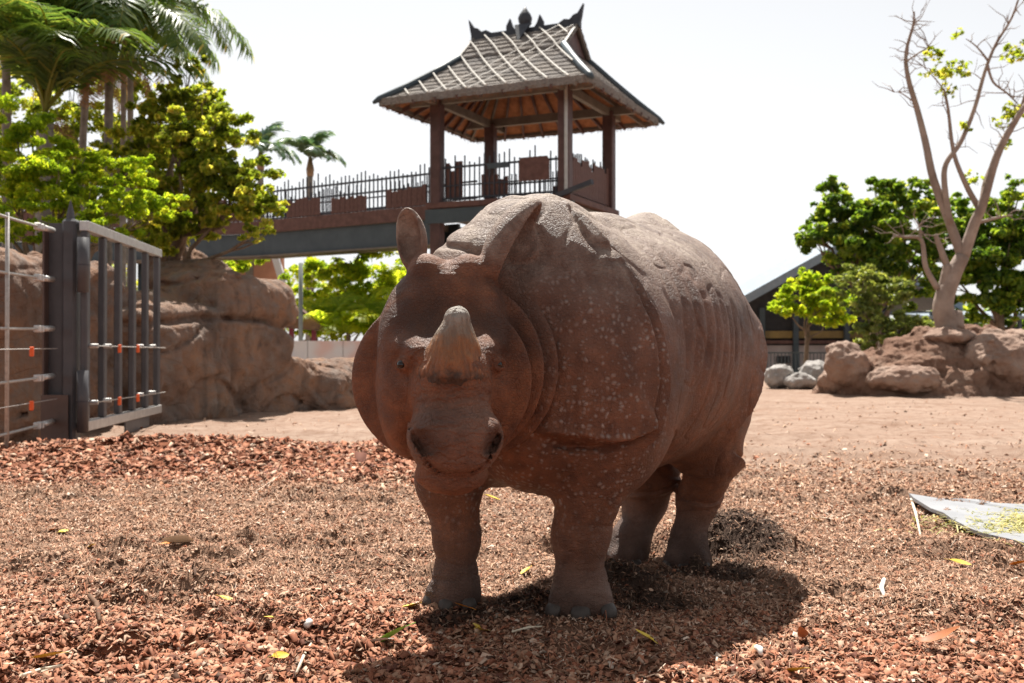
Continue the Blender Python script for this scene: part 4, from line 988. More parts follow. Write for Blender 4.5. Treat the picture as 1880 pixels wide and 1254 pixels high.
def build_plants():
    M['leaf_lime'] = leaf_material('lime_leaf', [(0, (.12, .21, .02)), (.5, (.26, .38, .03)), (1, (.50, .55, .06))], .74)
    M['leaf_mid'] = leaf_material('mid_leaf', [(0, (.085, .13, .022)), (.45, (.20, .27, .04)), (.8, (.36, .40, .065)), (1, (.52, .48, .14))], .72)
    M['leaf_dark'] = leaf_material('fig_leaf', [(0, (.032, .072, .016)), (.4, (.095, .18, .027)), (.75, (.22, .32, .042)), (1, (.34, .38, .07))], .62, .4)
    M['leaf_olive'] = leaf_material('olive_leaf', [(0, (.09, .13, .04)), (.6, (.19, .25, .075)), (1, (.32, .36, .12))], .5, .4)
    M['leaf_palm'] = leaf_material('palm_leaf', [(0, (.035, .080, .025)), (.5, (.09, .165, .042)), (.85, (.24, .31, .075)), (1, (.46, .38, .10))], .55, .35)
    M['leaf_palm_far'] = leaf_material('pale_palm_leaf', [(0, (.04, .10, .075)), (.6, (.09, .17, .11)), (1, (.22, .26, .12))], .45, .35)
    M['leaf_dead'] = leaf_material('dead_palm_leaf', [(0, (.16, .09, .06)), (1, (.34, .21, .14))], .3, .7)
    M['shaft'] = simple('crownshaft', (.20,.12,.075), (.32,.22,.13), 5, .6)
    M['pale_bark'] = simple('pale_smooth_bark', (.20,.145,.115), (.37,.29,.24), 2.2, .8, .03, 7)
    fr = [frond_mesh('frond', 2.6, 46, .75, a, 10+i, M['leaf_palm'], .05) for i, a in enumerate((.55, .75, .95, .65))]
    ff = [frond_mesh('frond', 2.0, 30, .72, a, 20+i, M['leaf_palm_far'], .09) for i, a in enumerate((.7, .95, 1.1))]
    fb = [frond_mesh('frond', 2.2, 34, .70, a, 30+i, M['leaf_lime'], .075, .6, .1) for i, a in enumerate((.4, .6, .8))]
    M['dead_frond'] = frond_mesh('dead_frond', 2.2, 26, .5, .2, 44, M['leaf_dead'], .05)
    g = 'palms behind the rock wall'
    def gp(px, z): return np.array([(px-940)/FPX*z, z, 0.])
    palm(gp(150, 22), pix(163, 78, 22), 'slender palm with a straight trunk and brown crownshaft behind the leafy tree', fr, 24, .075, 1.0, 1, g, seed=3, lean=-.12)
    palm(gp(193, 21), pix(200, 92, 21), 'palm with hanging dead brown fronds below its crown', fr, 24, .09, 1.05, 7, g, seed=4)
    palm(gp(240, 23.5), pix(238, 60, 23.5), 'thin palm whose fronds reach furthest over the sky', fr, 24, .07, 1.15, 2, g, seed=5)
    palm(gp(225, 24.5), pix(226, 128, 24.5), 'low thin palm half hidden between the taller palm trunks', fr, 18, .07, .9, 3, g, seed=6)
    palm(gp(82, 20), pix(82, 210, 20), 'stout palm with steep upright fronds at the end of the row', fr, 26, .17, 1.25, 1, g, spread=(.45, 1.35), shaft=False, seed=7)
    palm(gp(15, 23), pix(10, 105, 23), 'palm with bluish fronds at the edge of the grove', fr, 22, .10, 1.1, 0, g, seed=8)
    palm(gp(567, 52), pix(569, 318, 52), 'lone distant palm rising behind the walkway railing', ff, 17, .15, 1.1, 0, spread=(.25, 1.45), seed=9)
    palm(gp(478, 49), pix(478, 306, 49), 'distant palm partly covered by the leafy tree', ff, 15, .15, 1.05, 0, spread=(.1, 1.35), seed=10)
    # leafy tree in front of the walkway
    tree('leafy_tree', gp(300, 19.5), pix(320, 250, 19.5), px_clumps([(320,190,19.8,40),(345,190,19.6,48),(395,205,19.4,42,.55),(270,235,20,65),(330,255,19,60),(390,285,19,58),(440,320,18.6,55),(480,375,18.4,45),(430,385,18.6,50,.6),(350,340,19,65),(285,330,19.5,60),(300,410,19,55),(370,410,19,40,.6),(470,425,18.3,26),(350,125,20.3,28),(240,290,20.4,50),(385,180,20,30),(410,240,19.2,50),(415,340,18.8,55),(260,400,19.6,55)]), 27000, .115, 'leaf_mid', 'tall leafy tree with yellow green leaves overhanging the walkway', r0=.17, aspect=.55)
    tree('lime_bush', gp(60, 16.5), pix(70, 300, 16.5), px_clumps([(30,250,17,70),(95,300,16.6,60),(30,350,16.4,70),(120,360,16.5,60),(190,350,16.8,50,.6),(60,415,16,60,.6),(160,410,16.4,50,.6),(250,300,17,42,.5),(120,290,17.4,40),(215,395,16.6,45),(-40,300,16.6,70),(165,310,17.2,45),(220,340,17.2,55),(290,380,17.4,45)]), 30000, .085, 'leaf_lime', 'bright lime green feathery bush above the rocks behind the gate', 'bush', r0=.10, aspect=.38)
    tree('dark_thicket', gp(120, 26), pix(120, 300, 26), px_clumps([(60,330,26,90),(180,330,26,90),(290,360,26,80),(20,240,26.5,80),(120,230,26.5,70),(-60,300,26,90),(210,230,27,70),(300,250,26.5,60),(250,150,27,55),(60,160,27,70),(160,130,27,60),(340,190,26.8,45),(370,320,26,60),(260,300,26.5,70)]), 24000, .15, 'leaf_mid', 'dense green trees filling the grove behind the palms', 'tree', r0=.14)
    # greenery under and behind the walkway
    bg = 'bushes behind the low rock wall'
    for k, (px, z, r0_, cl, lb) in enumerate(((640, 36, .12, [(620,520,36,55),(660,500,36,60),(700,520,35.6,60),(640,575,35.6,50),(700,580,35.4,50)], 'bright green bush behind the low rock wall'), (575, 39, .12, [(575,500,39,45),(590,560,38.6,45),(560,590,38,30)], 'smaller green bush beside the thin lamp pole'), (735, 38, .12, [(735,500,38,55),(760,560,38,60),(800,520,38,60)], 'green bush half hidden behind the rhinoceros'), (350, 40, .14, [(340,480,40,40),(390,490,40,35),(440,480,41,40),(330,520,40,40)], 'green bush showing above the rock wall under the walkway'))):
        tree('green_bush', gp(px, z), pix(px, 560, z), px_clumps(cl), 5200, .20, 'leaf_lime' if k != 2 else 'leaf_mid', lb, 'bush', r0=r0_, aspect=.4, group=bg)
    for px, z, lb in ((610, 33.5, 'low clumping palm with arching fronds beside the thin lamp pole'), (672, 34, 'low clumping palm with arching fronds in front of the bright bush'), (715, 33, 'low clumping palm with fronds spreading beside the rhinoceros')):
        palm(gp(px, z), gp(px, z)+UP*1.3, lb, fb, 15, .10, .95, 0, 'low palms behind the hoarding', spread=(.1, 1.4), shaft=False, seed=int(px))
    # right hand side
    tree('fig_tree', gp(1600, 33), pix(1610, 520, 33), px_clumps([(1530,370,33,40),(1545,430,32.6,58),(1500,440,32.6,38,.7),(1600,400,33,50),(1660,370,33,45),(1690,345,33.4,24),(1640,440,32.4,60),(1580,470,32.2,52),(1700,420,33,55),(1535,350,33.4,26),(1490,425,33,22),(1690,480,33,50),(1560,400,33,50),(1620,350,33.4,34),(1590,430,32.6,55),(1660,520,33,50),(1570,520,33,45)]), 19000, .20, 'leaf_dark', 'large dark green fig tree beside the gabled building', r0=.26, aspect=.55, trunk_to=pix(1612, 560, 33))
    tree('fig_tree', gp(1840, 34), pix(1830, 500, 34), px_clumps([(1740,420,34.5,50),(1790,440,34,55),(1850,400,34,60),(1860,470,33.5,65),(1800,500,33.5,60),(1880,540,33.5,60),(1750,500,34,50),(1910,430,34,60),(1845,565,33.5,45,.6),(1770,390,34.5,40),(1820,420,34,50),(1870,360,34,40)]), 19000, .20, 'leaf_dark', 'spreading dark tree behind the pale bare trunk', r0=.24, aspect=.55)
    tree('shrub', gp(1480, 35), pix(1480, 550, 35), px_clumps([(1470,545,35,40),(1500,560,34.6,38),(1445,565,34.6,28,.6),(1530,570,35,40),(1475,515,35,26),(1500,530,35,34)]), 5200, .20, 'leaf_lime', 'yellow green shrub in front of the gabled building', 'shrub', r0=.10, aspect=.45)
    tree('shrub', gp(1615, 28.5), pix(1615, 560, 28.5), px_clumps([(1600,520,28.5,48,.6),(1640,545,28.4,42,.6),(1585,560,28.3,30,.5),(1620,590,28.2,42,.6),(1660,590,28,36,.6),(1600,620,28,34,.6),(1640,622,28,34,.5),(1690,600,28,26,.5),(1570,500,28.6,30,.6)]), 5600, .16, 'leaf_olive', 'pale olive shrub with thin stems growing behind the earth mound', 'shrub', r0=.07, aspect=.42, bark='pale_bark', hollow=.2)
    tree('far_tree', gp(1370, 70), pix(1370, 560, 70), px_clumps([(1368,540,70,26),(1350,560,70,24),(1395,565,70,24)]), 900, .35, 'leaf_mid', 'small far tree peeping over the rhinoceros back', r0=.2)
    hd = [(x, 590+10*math.sin(x*.05), 52, 46, .8) for x in range(1380, 2020, 44)]
    tree('hedge', gp(1700, 52), pix(1700, 600, 52), px_clumps(hd), 7000, .36, 'leaf_dark', 'dark hedge of trees far behind the earth mound', 'hedge', r0=.12)
    hd = [(x, 598+10*math.sin(x*.06), 64, 58, .8) for x in range(860, 1400, 50)]
    tree('hedge', gp(1120, 64), pix(1120, 610, 64), px_clumps(hd), 4500, .38, 'leaf_dark', 'far hedge closing the enclosure behind the lookout tower', 'hedge', r0=.12)
    hd = [(x, 560+14*math.sin(x*.07), 58, 60, .9) for x in range(240, 860, 52)]
    tree('hedge', gp(520, 58), pix(520, 600, 58), px_clumps(hd), 6500, .38, 'leaf_mid', 'far green hedge seen below the walkway', 'hedge', r0=.12)
def build_bare_tree():
    z = 26.0; base = pix(1742, 605, z); t = thing('bare_tree', tuple(base-np.array([0, 0, .3])), 'pale nearly leafless tree with forked limbs growing from the earth mound', 'tree')
    mb = MB(); rr = random.Random(3)
    def limb(pts, r, dz=None):
        P = [pix(x, y, z+(dz[i] if dz else 0)) for i, (x, y) in enumerate(pts)]
        # smooth the polyline
        Q = []; Rr = []
        for i in range(len(P)-1):
            p0, p1, p2, p3 = P[max(i-1, 0)], P[i], P[i+1], P[min(i+2, len(P)-1)]
            for k in np.linspace(0, 1, 5)[:-1]:
                Q.append(.5*((2*p1)+(-p0+p2)*k+(2*p0-5*p1+4*p2-p3)*k*k+(-p0+3*p1-3*p2+p3)*k**3)); Rr.append(r[0]+(r[1]-r[0])*((i+k)/(len(P)-1)))
        Q.append(P[-1]); Rr.append(r[1]); mb.tube(Q, Rr, 9); return Q
    limb([(1742,640),(1740,600),(1732,560),(1748,510),(1768,470)], (.33, .17))
    limb([(1752,600),(1758,570)], (.26, .12)); limb([(1730,560),(1735,520),(1740,485)], (.17, .10))
    L = []
    L.append(limb([(1768,475),(1745,410),(1715,330),(1700,260),(1685,200),(1668,140),(1665,95),(1678,45),(1680,20)], (.125, .018), [0,.1,.2,.3,.4,.4,.5,.5,.5]))
    L.append(limb([(1768,475),(1790,410),(1805,375),(1830,290),(1860,230),(1900,170),(1940,110)], (.15, .04), [0,-.1,-.2,-.3,-.4,-.5,-.6]))
    L.append(limb([(1805,375),(1812,330),(1840,270),(1870,215),(1890,150)], (.085, .03)))
    L.append(limb([(1800,385),(1775,340),(1752,280),(1742,200),(1735,165)], (.08, .02)))
    L.append(limb([(1745,410),(1735,340),(1738,300),(1765,260),(1790,200),(1810,130),(1830,80),(1860,30),(1880,-30)], (.08, .02)))
    L.append(limb([(1815,120),(1825,150),(1850,170),(1870,190)], (.035, .015))); L.append(limb([(1815,110),(1795,85),(1775,70)], (.03, .008)))
    L.append(limb([(1740,490),(1725,450),(1718,430)], (.09, .05))); L.append(limb([(1722,530),(1700,490),(1692,440),(1660,435),(1640,432)], (.08, .02))); L.append(limb([(1692,445),(1690,420),(1680,400)], (.03, .01)))
    L.append(limb([(1668,110),(1690,95),(1705,85),(1700,70)], (.025, .006))); L.append(limb([(1735,165),(1715,140),(1690,115)], (.02, .006))); L.append(limb([(1677,185),(1655,170),(1640,168)], (.02, .005)))
    L.append(limb([(1790,410),(1830,400),(1860,395)], (.05, .015))); L.append(limb([(1668,100),(1672,60),(1684,35)], (.02, .005)))
    tw = random.Random(12)                                              # fine twigs on the upper limbs
    for Q in L:
        for i in range(len(Q)//2, len(Q)-1):
            for _ in range(2):
                if tw.random() < .55:
                    v = np.array([tw.gauss(0, 1), tw.gauss(0, .6), tw.gauss(.5, .6)]); v /= np.linalg.norm(v); e = Q[i]+v*tw.uniform(.25, .8); branch(mb, Q[i], e, .014, .004, 0, 3, .12, tw)
                    if tw.random() < .6: branch(mb, (Q[i]+e)/2, (Q[i]+e)/2+np.array([tw.gauss(0, .25), tw.gauss(0, .2), tw.uniform(.1, .35)]), .008, .003, 0, 2, .1, tw)
    mb.ob('trunk', M['pale_bark'], t, True)
    C, N, tone = crown_points(px_clumps([(1740,125,z,34,.7),(1725,100,z,20),(1765,130,z,18),(1738,165,z,16),(1758,62,z,12),(1870,95,z,26),(1865,200,z,20),(1850,215,z,22),(1785,330,z,16),(1770,230,z,14,.6),(1845,265,z,12)]), 620, .1)
    obj('crown', leaf_mesh('crown', C-(base-np.array([0, 0, .3])), N, .15, M['leaf_mid'], .6, .15, tone), t)
# ---------------------------------------------------------------- right side: mound, boulders, building, mat
def build_right():
    dirt = NT('mound_dirt', Roughness=.95); P = dirt.coord('Object'); a = dirt.noise(P, 1.3, 7, .65); b = dirt.noise(P, 9, 7, .7)
    dirt.set(dirt.b, 'Specular IOR Level', .12)
    c = dirt.ramp(a, [(.3, (.20, .11, .075)), (.5, (.29, .175, .125)), (.7, (.37, .26, .20))]); c = dirt.mix(dirt.math('MULTIPLY', dirt.ramp(b, [(.5, 0), (.7, 1)]), .6), c, (.12, .065, .042))
    dirt.set(dirt.b, 'Base Color', c); dirt.set(dirt.b, 'Normal', dirt.bump(b, .12, 1.0))
    rk = simple('tan_boulder', (.20,.115,.08), (.35,.25,.195), 2.2, .92, .09, 7); gr = simple('pale_grey_boulder', (.24,.225,.21), (.42,.39,.37), 2.5, .9, .04, 6)
    def mound(p):
        d = ell(p, pix(1740, 745, 26.5), (2.6, 2.2, 1.75)); d = smin(d, ell(p, pix(1640, 730, 26), (1.7, 1.6, .95)), .4)
        d = smin(d, ell(p, pix(1860, 735, 26.5), (2.4, 2.0, 1.55)), .4); d = smin(d, ell(p, pix(1975, 735, 26), (2.2, 2.0, 1.3)), .4); d = smin(d, ell(p, pix(1770, 735, 24.9), (.75, .8, .62)), .3)
        d = smin(d, ell(p, pix(1590, 715, 25.6), (1.0, 1.0, .70)), .4); d = smin(d, ell(p, pix(1720, 690, 26.2), (1.5, 1.3, 1.2)), .4); d = smin(d, ell(p, pix(1840, 690, 26.4), (1.6, 1.3, 1.15)), .3)
        return d+vn(p, 1.4, 61)*.34+vn(p, 3.7, 62)*.24+vn(p, 9, 63)*.13+vn(p, 20, 64)*.06
    V, Q = mesh_sdf(mound, (7.2, 22.8, -.4), (17.5, 29.6, 2.6), .095, 1, 1); o = obj('earth_mound', mesh_np('earth_mound', V, Q, dirt.m, True)); tag(o, 'heaped brown earth mound under the bare tree', 'mound', kind='structure')
    bl = [(1550,668,25.2,(.52,.5,.52),rk,'upright tan boulder at the end of the earth mound'), (1655,697,24.5,(.85,.6,.33),rk,'long low tan boulder at the foot of the mound'), (1835,668,25.2,(.95,.9,.75),rk,'large tan boulder on the steep side of the mound'), (1745,618,25.5,(.60,.5,.20),rk,'flat reddish slab boulder at the base of the bare tree'), (1890,640,26.2,(.8,.8,.42),rk,'tan boulder behind the large one at the mound top'),
          (1545,700,25.6,(.55,.5,.36),rk,'small reddish boulder at the foot of the mound'),
          (1430,695,29.6,(.45,.4,.36),gr,'pale grey boulder beside the rhinoceros rump'), (1468,700,29.2,(.45,.4,.24),gr,'low flat grey boulder between two grey boulders'), (1500,690,29.6,(.50,.45,.40),gr,'darker grey boulder next to the earth mound')]
    for k, (px, py, z, r, mt, lb) in enumerate(bl):
        c = pix(px, py, z)
        sdf_thing('boulder', lambda p, c=c, r=r, k=k: ell(p, c, np.array(r))+vn(p, 1.6, 70+k)*.40*min(r)+vn(p, 4, 80+k)*.34*min(r)+vn(p, 10, 90+k)*.09+vn(p, 22, 95+k)*.03, c-np.array(r)-.25, c+np.array(r)+.25, .07, mt, c-np.array([0, 0, r[2]]), lb, 'boulder', 'boulders round the earth mound')
    # gabled building
    dk = simple('dark_cladding', (.020,.020,.024), (.045,.043,.045), 3, .7, .004, 20); rf = simple('blue_grey_roofing', (.17,.22,.27), (.25,.30,.35), 4, .5); wl = simple('pale_render', (.38,.31,.30), (.50,.43,.42), 2, .85, .004, 30); yl = simple('ochre_band', (.16,.11,.05), (.34,.23,.07), 1.2, .7)
    z = 44.0; G = np.array([(1480-940)/FPX*z, z, 0]); b = thing('gabled_building', tuple(G), 'dark gabled shelter with a blue grey roof edge and pale lower wall', 'building')
    def bp(px, py, dz=0): return pix(px, py, z+dz)
    W0, W1 = bp(1330, 690)[0], bp(1640, 690)[0]; hz = lambda py: CAMH+(HOR-py)/FPX*z
    apx, apz = bp(1545, 455)[0], hz(452); el, er = bp(1340, 0)[0], bp(1750, 0)[0]; ez = hz(566)
    MB().prism([(W0, z+.4, hz(640)), (W1, z+.4, hz(640)), (W1, z+.4, hz(540)), (apx, z+.4, apz-.25), (W0, z+.4, hz(570))], (0, 0, 0), (0, .2, 0)).ob('gable_wall', dk, b)
    MB().box(((W0+W1)/2, z+.35, hz(665)), (W1-W0, .25, hz(638)-hz(700))).ob('wall', wl, b)
    MB().box(((W0+W1)/2, z+.26, hz(614)), (W1-W0, .12, .30)).ob('band', yl, b)
    MB().box(((W0+W1)/2, z+.20, hz(628)), (W1-W0, .2, .14)).ob('counter', M['board'], b)
    for px in (1400, 1462, 1556): MB().beam(np.array([bp(px, 0)[0], z+.12, 0]), np.array([bp(px, 0)[0], z+.12, hz(565)]), .22, .22, up=(0, 1, 0)).ob('post', M['girder'], b)
    for x0, z0 in ((el, ez), (er, ez)):
        MB().prism([(x0, 0, z0), (apx, 0, apz), (apx, 0, apz+.22), (x0, 0, z0+.22)], (0, z-.8, 0), (0, z+9, 0)).ob('roof', rf, b)
        MB().prism([(x0, 0, z0-.12), (apx, 0, apz-.12), (apx, 0, apz+.26), (x0, 0, z0+.26)], (0, z-.95, 0), (0, z-.82, 0)).ob('bargeboard', rf, b)
    MB().box((bp(1440, 0)[0], z+.16, hz(660)), (.55, .05, .30)).ob('vent', dk, b)
    # low fence before it
    zf = 38.0; f = thing('picket_railing', ((1450-940)/FPX*zf, zf, 0), 'low grey railing in front of the gabled shelter', 'railing'); x0, x1 = pix(1330, 0, zf)[0], pix(1520, 0, zf)[0]
    for h in (.12, .95): MB().beam((x0, zf, h), (x1, zf, h), .05, .05).ob('rail', M['girder'], f)
    pm = MB().box((0, 0, .5), (.025, .025, .9)).mesh('picket', M['girder'])
    for i, x in enumerate(np.linspace(x0, x1, 30)): o = obj('picket', pm, f); o.location = (x-f.location.x, 0, 0)
    # second shelter far right
    z2 = 40.0; G2 = pix(1800, 690, z2)*np.array([1, 1, 0]); s = thing('low_shelter', tuple(G2), 'low open shelter with a pale roof edge behind the trees', 'building')
    rx0, rx1 = pix(1690, 0, z2)[0], pix(1960, 0, z2)[0]; hz2 = lambda py: CAMH+(HOR-py)/FPX*z2
    MB().box(((rx0+rx1)/2, z2+2, hz2(575)), (rx1-rx0, 5, .12), R=rotm(4, 0, 0)).ob('roof', rf, s); MB().box(((rx0+rx1)/2, z2+4, hz2(640)), (rx1-rx0, .2, 1.8)).ob('wall', dk, s)
    for x in np.linspace(rx0+.3, rx1-.3, 4): MB().box((x, z2-.3, hz2(575)/2), (.12, .12, hz2(575))).ob('post', M['girder'], s)
    # hoarding and bits seen under the walkway
    t = NT('printed_hoarding', Roughness=.6); P = t.coord('Object'); n = t.noise(P, .7, 2, .5); t.set(t.b, 'Base Color', t.ramp(n, [(.3, (.52, .56, .66)), (.45, (.68, .68, .70)), (.58, (.70, .50, .46)), (.7, (.62, .62, .66))], 'EASE'))
    zh = 29.0; xa, xb = pix(500, 0, zh)[0], pix(760, 0, zh)[0]; hd = thing('hoarding', ((xa+xb)/2, zh, 0), 'pale printed hoarding behind the low rock wall', 'hoarding')
    n = 4; w = (xb-xa)/n
    for i in range(n): MB().box((xa+w*(i+.5), zh, .66), (w-.02, .04, 1.30)).ob('panel', t.m, hd)
    for i in range(n+1): MB().box((xa+w*i, zh+.05, .66), (.06, .06, 1.32)).ob('post', M['galv'], hd)
    zp = 31.0; q = pix(552, 660, zp)*np.array([1, 1, 0]); single(MB().tube([q, q+UP*3.6], .065, 8), 'lamp_pole', simple('green_grey_pole', (.16,.19,.18), (.24,.27,.26), 3, .5), q, 'thin grey green pole standing under the walkway', 'pole', smooth=True)
    zz = 45.0; q = pix(455, 640, zz)*np.array([1, 1, 0]); h = thing('terracotta_house', tuple(q), 'terracotta coloured house front framed by a red and a white post under the walkway', 'house')
    tc = simple('terracotta_render', (.46,.22,.14), (.58,.30,.20), 2, .85); x0, x1 = pix(392, 0, zz)[0], pix(516, 0, zz)[0]; hh = CAMH+(HOR-440)/FPX*zz
    MB().box(((x0+x1)/2, zz+.4, hh/2), (x1-x0, .5, hh)).ob('wall', tc, h); rd = simple('maroon_paint', (.20,.03,.05), (.28,.05,.08), 2, .5); wt = simple('white_post', (.6,.6,.62), (.72,.72,.74), 2, .5)
    MB().beam(pix(380, 450, zz-.3), pix(408, 520, zz-.3), .30, .30).ob('brace', rd, h); MB().beam(pix(500, 455, zz-.3), pix(520, 520, zz-.3), .28, .28).ob('brace', wt, h); MB().beam(pix(458, 450, zz-.2), pix(458, 540, zz-.2), .30, .2, up=(0, 1, 0)).ob('mullion', M['beam_grey'], h)
    zz = 33.0; q = pix(550, 640, zz)*np.array([1, 1, 0]); h = thing('small_hut', tuple(q), 'small brown hut roof on red posts beside the thin pole', 'hut')
    for dx in (-.25, .45): MB().box((q[0]+dx, zz, .9), (.14, .14, 1.8)).ob('post', rd, h)
    MB().prism([(q[0]-.9, 0, 1.78), (q[0]+1.0, 0, 1.62), (q[0]+.1, 0, 2.35)], (0, zz-.7, 0), (0, zz+.7, 0)).ob('roof', M['board'], h)
    # grey mat with hay at the right edge
    mt = simple('grey_rubber_mat', (.21,.215,.23), (.28,.285,.30), 3, .85, .003, 40)
    out = [(2.84, 7.60, .05), (3.10, 7.35, .035), (3.60, 7.20, .035), (4.6, 7.25, .03), (4.9, 5.6, .03), (3.6, 5.15, .03), (2.83, 5.68, .03), (2.70, 6.10, .035), (2.72, 6.7, .05)]
    ctl = out; out = []                                     # rounded outline through the corners
    for i in range(len(ctl)):
        p0, p1, p2, p3 = (np.array(ctl[(i+j) % len(ctl)]) for j in (-1, 0, 1, 2))
        for k in (0, .25, .5, .75): out.append(tuple(.5*(2*p1+.6*(p2-p0)*k+(-2*p1+2*p2)*k*k*1.0+(1-.6)*0*k) if False else p1*(1-k)+p2*k+.12*math.sin(math.pi*k)*((p1-p0)-(p3-p2))*.5))
    m = MB(); n = len(out); ce = (3.6, 6.4, .035); top = [(x, y, float(hgt([x], [y])[0])*.4+z+.012) for x, y, z in out]
    V = top+[ce]+[(x, y, z-.022) for x, y, z in top]+[(ce[0], ce[1], ce[2]-.022)]; F = [(i, (i+1) % n, n) for i in range(n)]+[(n+1+(i+1) % n, n+1+i, 2*n+1) for i in range(n)]+[(i, n+1+i, n+1+(i+1) % n, (i+1) % n) for i in range(n)]
    single(m.add(V, F), 'feeding_mat', mt, (3.6, 6.4, 0), 'flat pale grey mat lying on the mulch with a lifted corner', 'mat')
    k = 2600; r = rng.normal(size=(k, 2))*np.array([.38, .27])+np.array([3.45, 6.35]); yaw = rng.random(k)*6.28; L = .04+.08*rng.random(k); zc = .045+.06*rng.random(k)*np.exp(-((r[:, 0]-3.45)/.4)**2-((r[:, 1]-6.35)/.3)**2)
    d = np.stack([np.cos(yaw), np.sin(yaw), rng.normal(0, .25, k)], 1)*L[:, None]*.5; s = np.stack([-np.sin(yaw), np.cos(yaw), np.zeros(k)], 1)*.0035; c = np.concatenate([r, zc[:, None]], 1); mid = c+np.array([0, 0, .006])
    V = np.stack([c-d-s, c-d+s, mid+s*1.2, mid-s*1.2, c+d+s, c+d-s], 1).reshape(-1, 3); F = np.arange(k)[:, None]*6; F = np.concatenate([F+np.array([0, 1, 2, 3]), F+np.array([3, 2, 4, 5])])
    hy = leaf_material('hay_strand', [(0, (.20, .22, .06)), (.5, (.42, .40, .14)), (1, (.62, .55, .28))], .3, .7); me = mesh_np('hay', V, F, hy); attr(me, 'rnd', np.repeat(rng.random(k), 6)); tag(obj('hay', me), 'loose yellow green hay heaped on the grey mat', 'hay', kind='stuff')
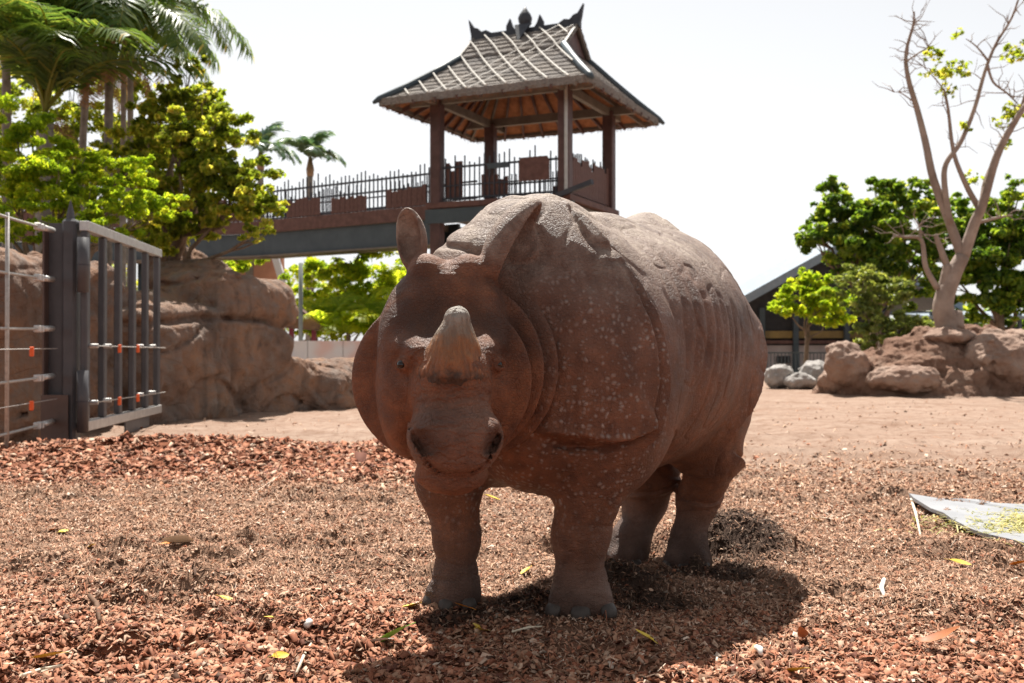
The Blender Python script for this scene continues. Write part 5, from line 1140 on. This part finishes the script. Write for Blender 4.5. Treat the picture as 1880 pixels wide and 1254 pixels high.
# ---------------------------------------------------------------- fallen leaves and sticks
def ground_at(px, py):
    z = CAMH*FPX/(py-HOR); x = (px-940)/FPX*z
    for _ in range(4):
        h = float(hgt([x], [z])[0]); z = (CAMH-h)*FPX/(py-HOR); x = (px-940)/FPX*z
    return np.array([x, z, h])
def build_litter():
    LC = {'yellow': ((.62,.42,.03), (.75,.55,.08)), 'orange': ((.62,.20,.02), (.75,.32,.04)), 'green': ((.16,.38,.03), (.28,.52,.06)), 'brown': ((.30,.09,.03), (.42,.15,.05)), 'cream': ((.62,.52,.38), (.78,.70,.55)), 'white': ((.70,.66,.60), (.85,.82,.77))}
    mats = {k: simple(k+'_leaf', a, b, 14, .6) for k, (a, b) in LC.items()}
    lv = [(168,1010,'yellow',.075,'yellow leaf with orange edge among the mulch left of the rhinoceros'),(118,982,'yellow',.06,'small yellow leaf beside an orange one near the gate side'),(100,980,'orange',.07,'orange leaf touching a small yellow leaf'),(328,1002,'cream',.13,'long pale cream leaf with an orange end'),(305,1006,'orange',.06,'orange leaf under the long cream leaf'),
          (392,1052,'yellow',.075,'olive yellow leaf on a dark hollow in the mulch'),(452,1031,'yellow',.055,'dull yellow leaf pressed flat in the mulch'),(417,1108,'yellow',.05,'tiny bright yellow leaf near dark mulch clods'),(85,1216,'yellow',.08,'narrow yellow leaf on red bark chips'),(515,1215,'yellow',.055,'curled dark yellow leaf beside a thin curved twig'),(493,1143,'yellow',.05,'small green yellow leaf near a white bark piece'),
          (1345,969,'orange',.085,'bright orange leaf behind the hind foot mound'),(882,1166,'yellow',.13,'long yellow green leaf in the shadow before the front feet'),(712,1183,'green',.12,'fresh green leaf at the edge of the rhinoceros shadow'),(690,1188,'white',.08,'pale underside leaf touching the fresh green leaf'),(757,1122,'yellow',.085,'yellow leaf just beside the front foot'),(850,1122,'orange',.06,'dull orange leaf against the front foot'),
          (1762,1041,'yellow',.075,'yellow leaf near the grey mat'),(1868,1043,'orange',.085,'orange yellow leaf below the mat edge'),(1740,1012,'orange',.06,'rusty leaf close to the mat corner'),(1182,1178,'yellow',.07,'yellow leaf inside the rhinoceros shadow'),(965,1056,'yellow',.06,'yellow leaf seen between the front legs'),(905,920,'yellow',.09,'pale yellow leaf on open ground seen between head and leg'),(1725,1195,'brown',.12,'curled rust brown leaf standing up on red chips'),(1478,1185,'brown',.07,'round brown leaf near the shadow edge'),(1458,1243,'yellow',.08,'yellow leaf strip at the lower shadow edge'),(1850,1115,'yellow',.06,'green yellow leaf below the orange leaf'),(1500,962,'yellow',.06,'faded yellow leaf beside a forked twig')]
    for i, (px, py, c, L, lb) in enumerate(lv):
        p = ground_at(px, py)+np.array([0, 0, .022]); r = random.Random(i*7+1); L *= 1.35; W = L*r.uniform(.38, .55); n = 8; V = []; F = []
        up = .18 if c != 'brown' else .5
        for k in range(n+1):
            a = k/n; w = W*.5*math.sin(math.pi*min(1, a*.94+.03))**.8; x = (a-.5)*L; z = up*L*(a-.5)**2*r.uniform(.8, 1.4)+(.35*L*a if c == 'brown' else 0)
            V += [(x, -w, z+w*.35), (x, 0, z), (x, w, z+w*.35)]
        for k in range(n): F += [(3*k, 3*k+1, 3*k+4, 3*k+3), (3*k+1, 3*k+2, 3*k+5, 3*k+4)]
        m = MB().add(V, F); m.tube([(-.5*L-.25*L, 0, .002), (-.5*L, 0, up*L*.25), (0, 0, .001)], .0013, 4)
        o = obj('fallen_leaf', m.mesh('fallen_leaf', mats[c], True)); o.location = p; o.rotation_euler = (r.uniform(-.3, .3)+.35, r.uniform(-.4, .4), r.uniform(0, 6.28)); tag(o, lb, 'leaf', 'fallen leaves on the mulch')
    st = [([(1672,921),(1681,950),(1692,1005)],.010,'cream','straight pale stick lying beside the mat corner'),([(1622,1072),(1617,1088),(1626,1112)],.011,'white','short crooked white stick on the open mulch'),([(545,1245),(560,1210),(572,1190)],.006,'cream','thin curved tan twig in the foreground mulch'),([(165,1102),(178,1118),(184,1150)],.013,'brown','short bent brown stick poking from a dark clod'),([(45,1250),(75,1240),(115,1232)],.008,'cream','pale straight stick on red bark chips'),([(1560,950),(1540,960),(1505,955)],.006,'cream','forked straw coloured twig behind the rhinoceros shadow'),([(1455,995),(1472,980),(1485,966)],.007,'brown','dark thin twig near the orange leaf'),([(563,1160),(570,1152)],.016,'white','white flake of bark in the mulch'),([(1388,1200),(1396,1212)],.013,'white','white chip of wood at the shadow edge'),([(175,1106),(200,1085)],.006,'brown','thin broken twig leaning beside the bent stick'),([(940,1168),(995,1158)],.005,'cream','thin straw lying before the front feet')]
    mt = {'cream': mats['cream'], 'white': mats['white'], 'brown': simple('brown_twig', (.11,.06,.035), (.2,.11,.065), 20, .85)}
    for pts, r, c, lb in st:
        P = [ground_at(*q)+np.array([0, 0, .016+r*.6]) for q in pts]
        if len(P) == 2: P.insert(1, (P[0]+P[1])/2+np.array([.004, 0, .006]))
        single(MB().tube(P, [r*.8, r, r*.55], 6), 'stick', mt[c], P[1]-np.array([0, 0, .016]), lb, 'stick', 'sticks on the mulch', smooth=True)
# ---------------------------------------------------------------- build everything
build_ground()
build_rocks()
build_tower()
build_walkway()
build_right()
build_gate()
build_plants()
build_bare_tree()
build_rhino()
build_mulch()
build_litter()
print('script', round(time.time()-T0, 1), 's; objects', len(bpy.data.objects), 'tris', sum(len(o.data.loops)-2*len(o.data.polygons) for o in bpy.data.objects if o.type == 'MESH' and o.data.users <= 1))
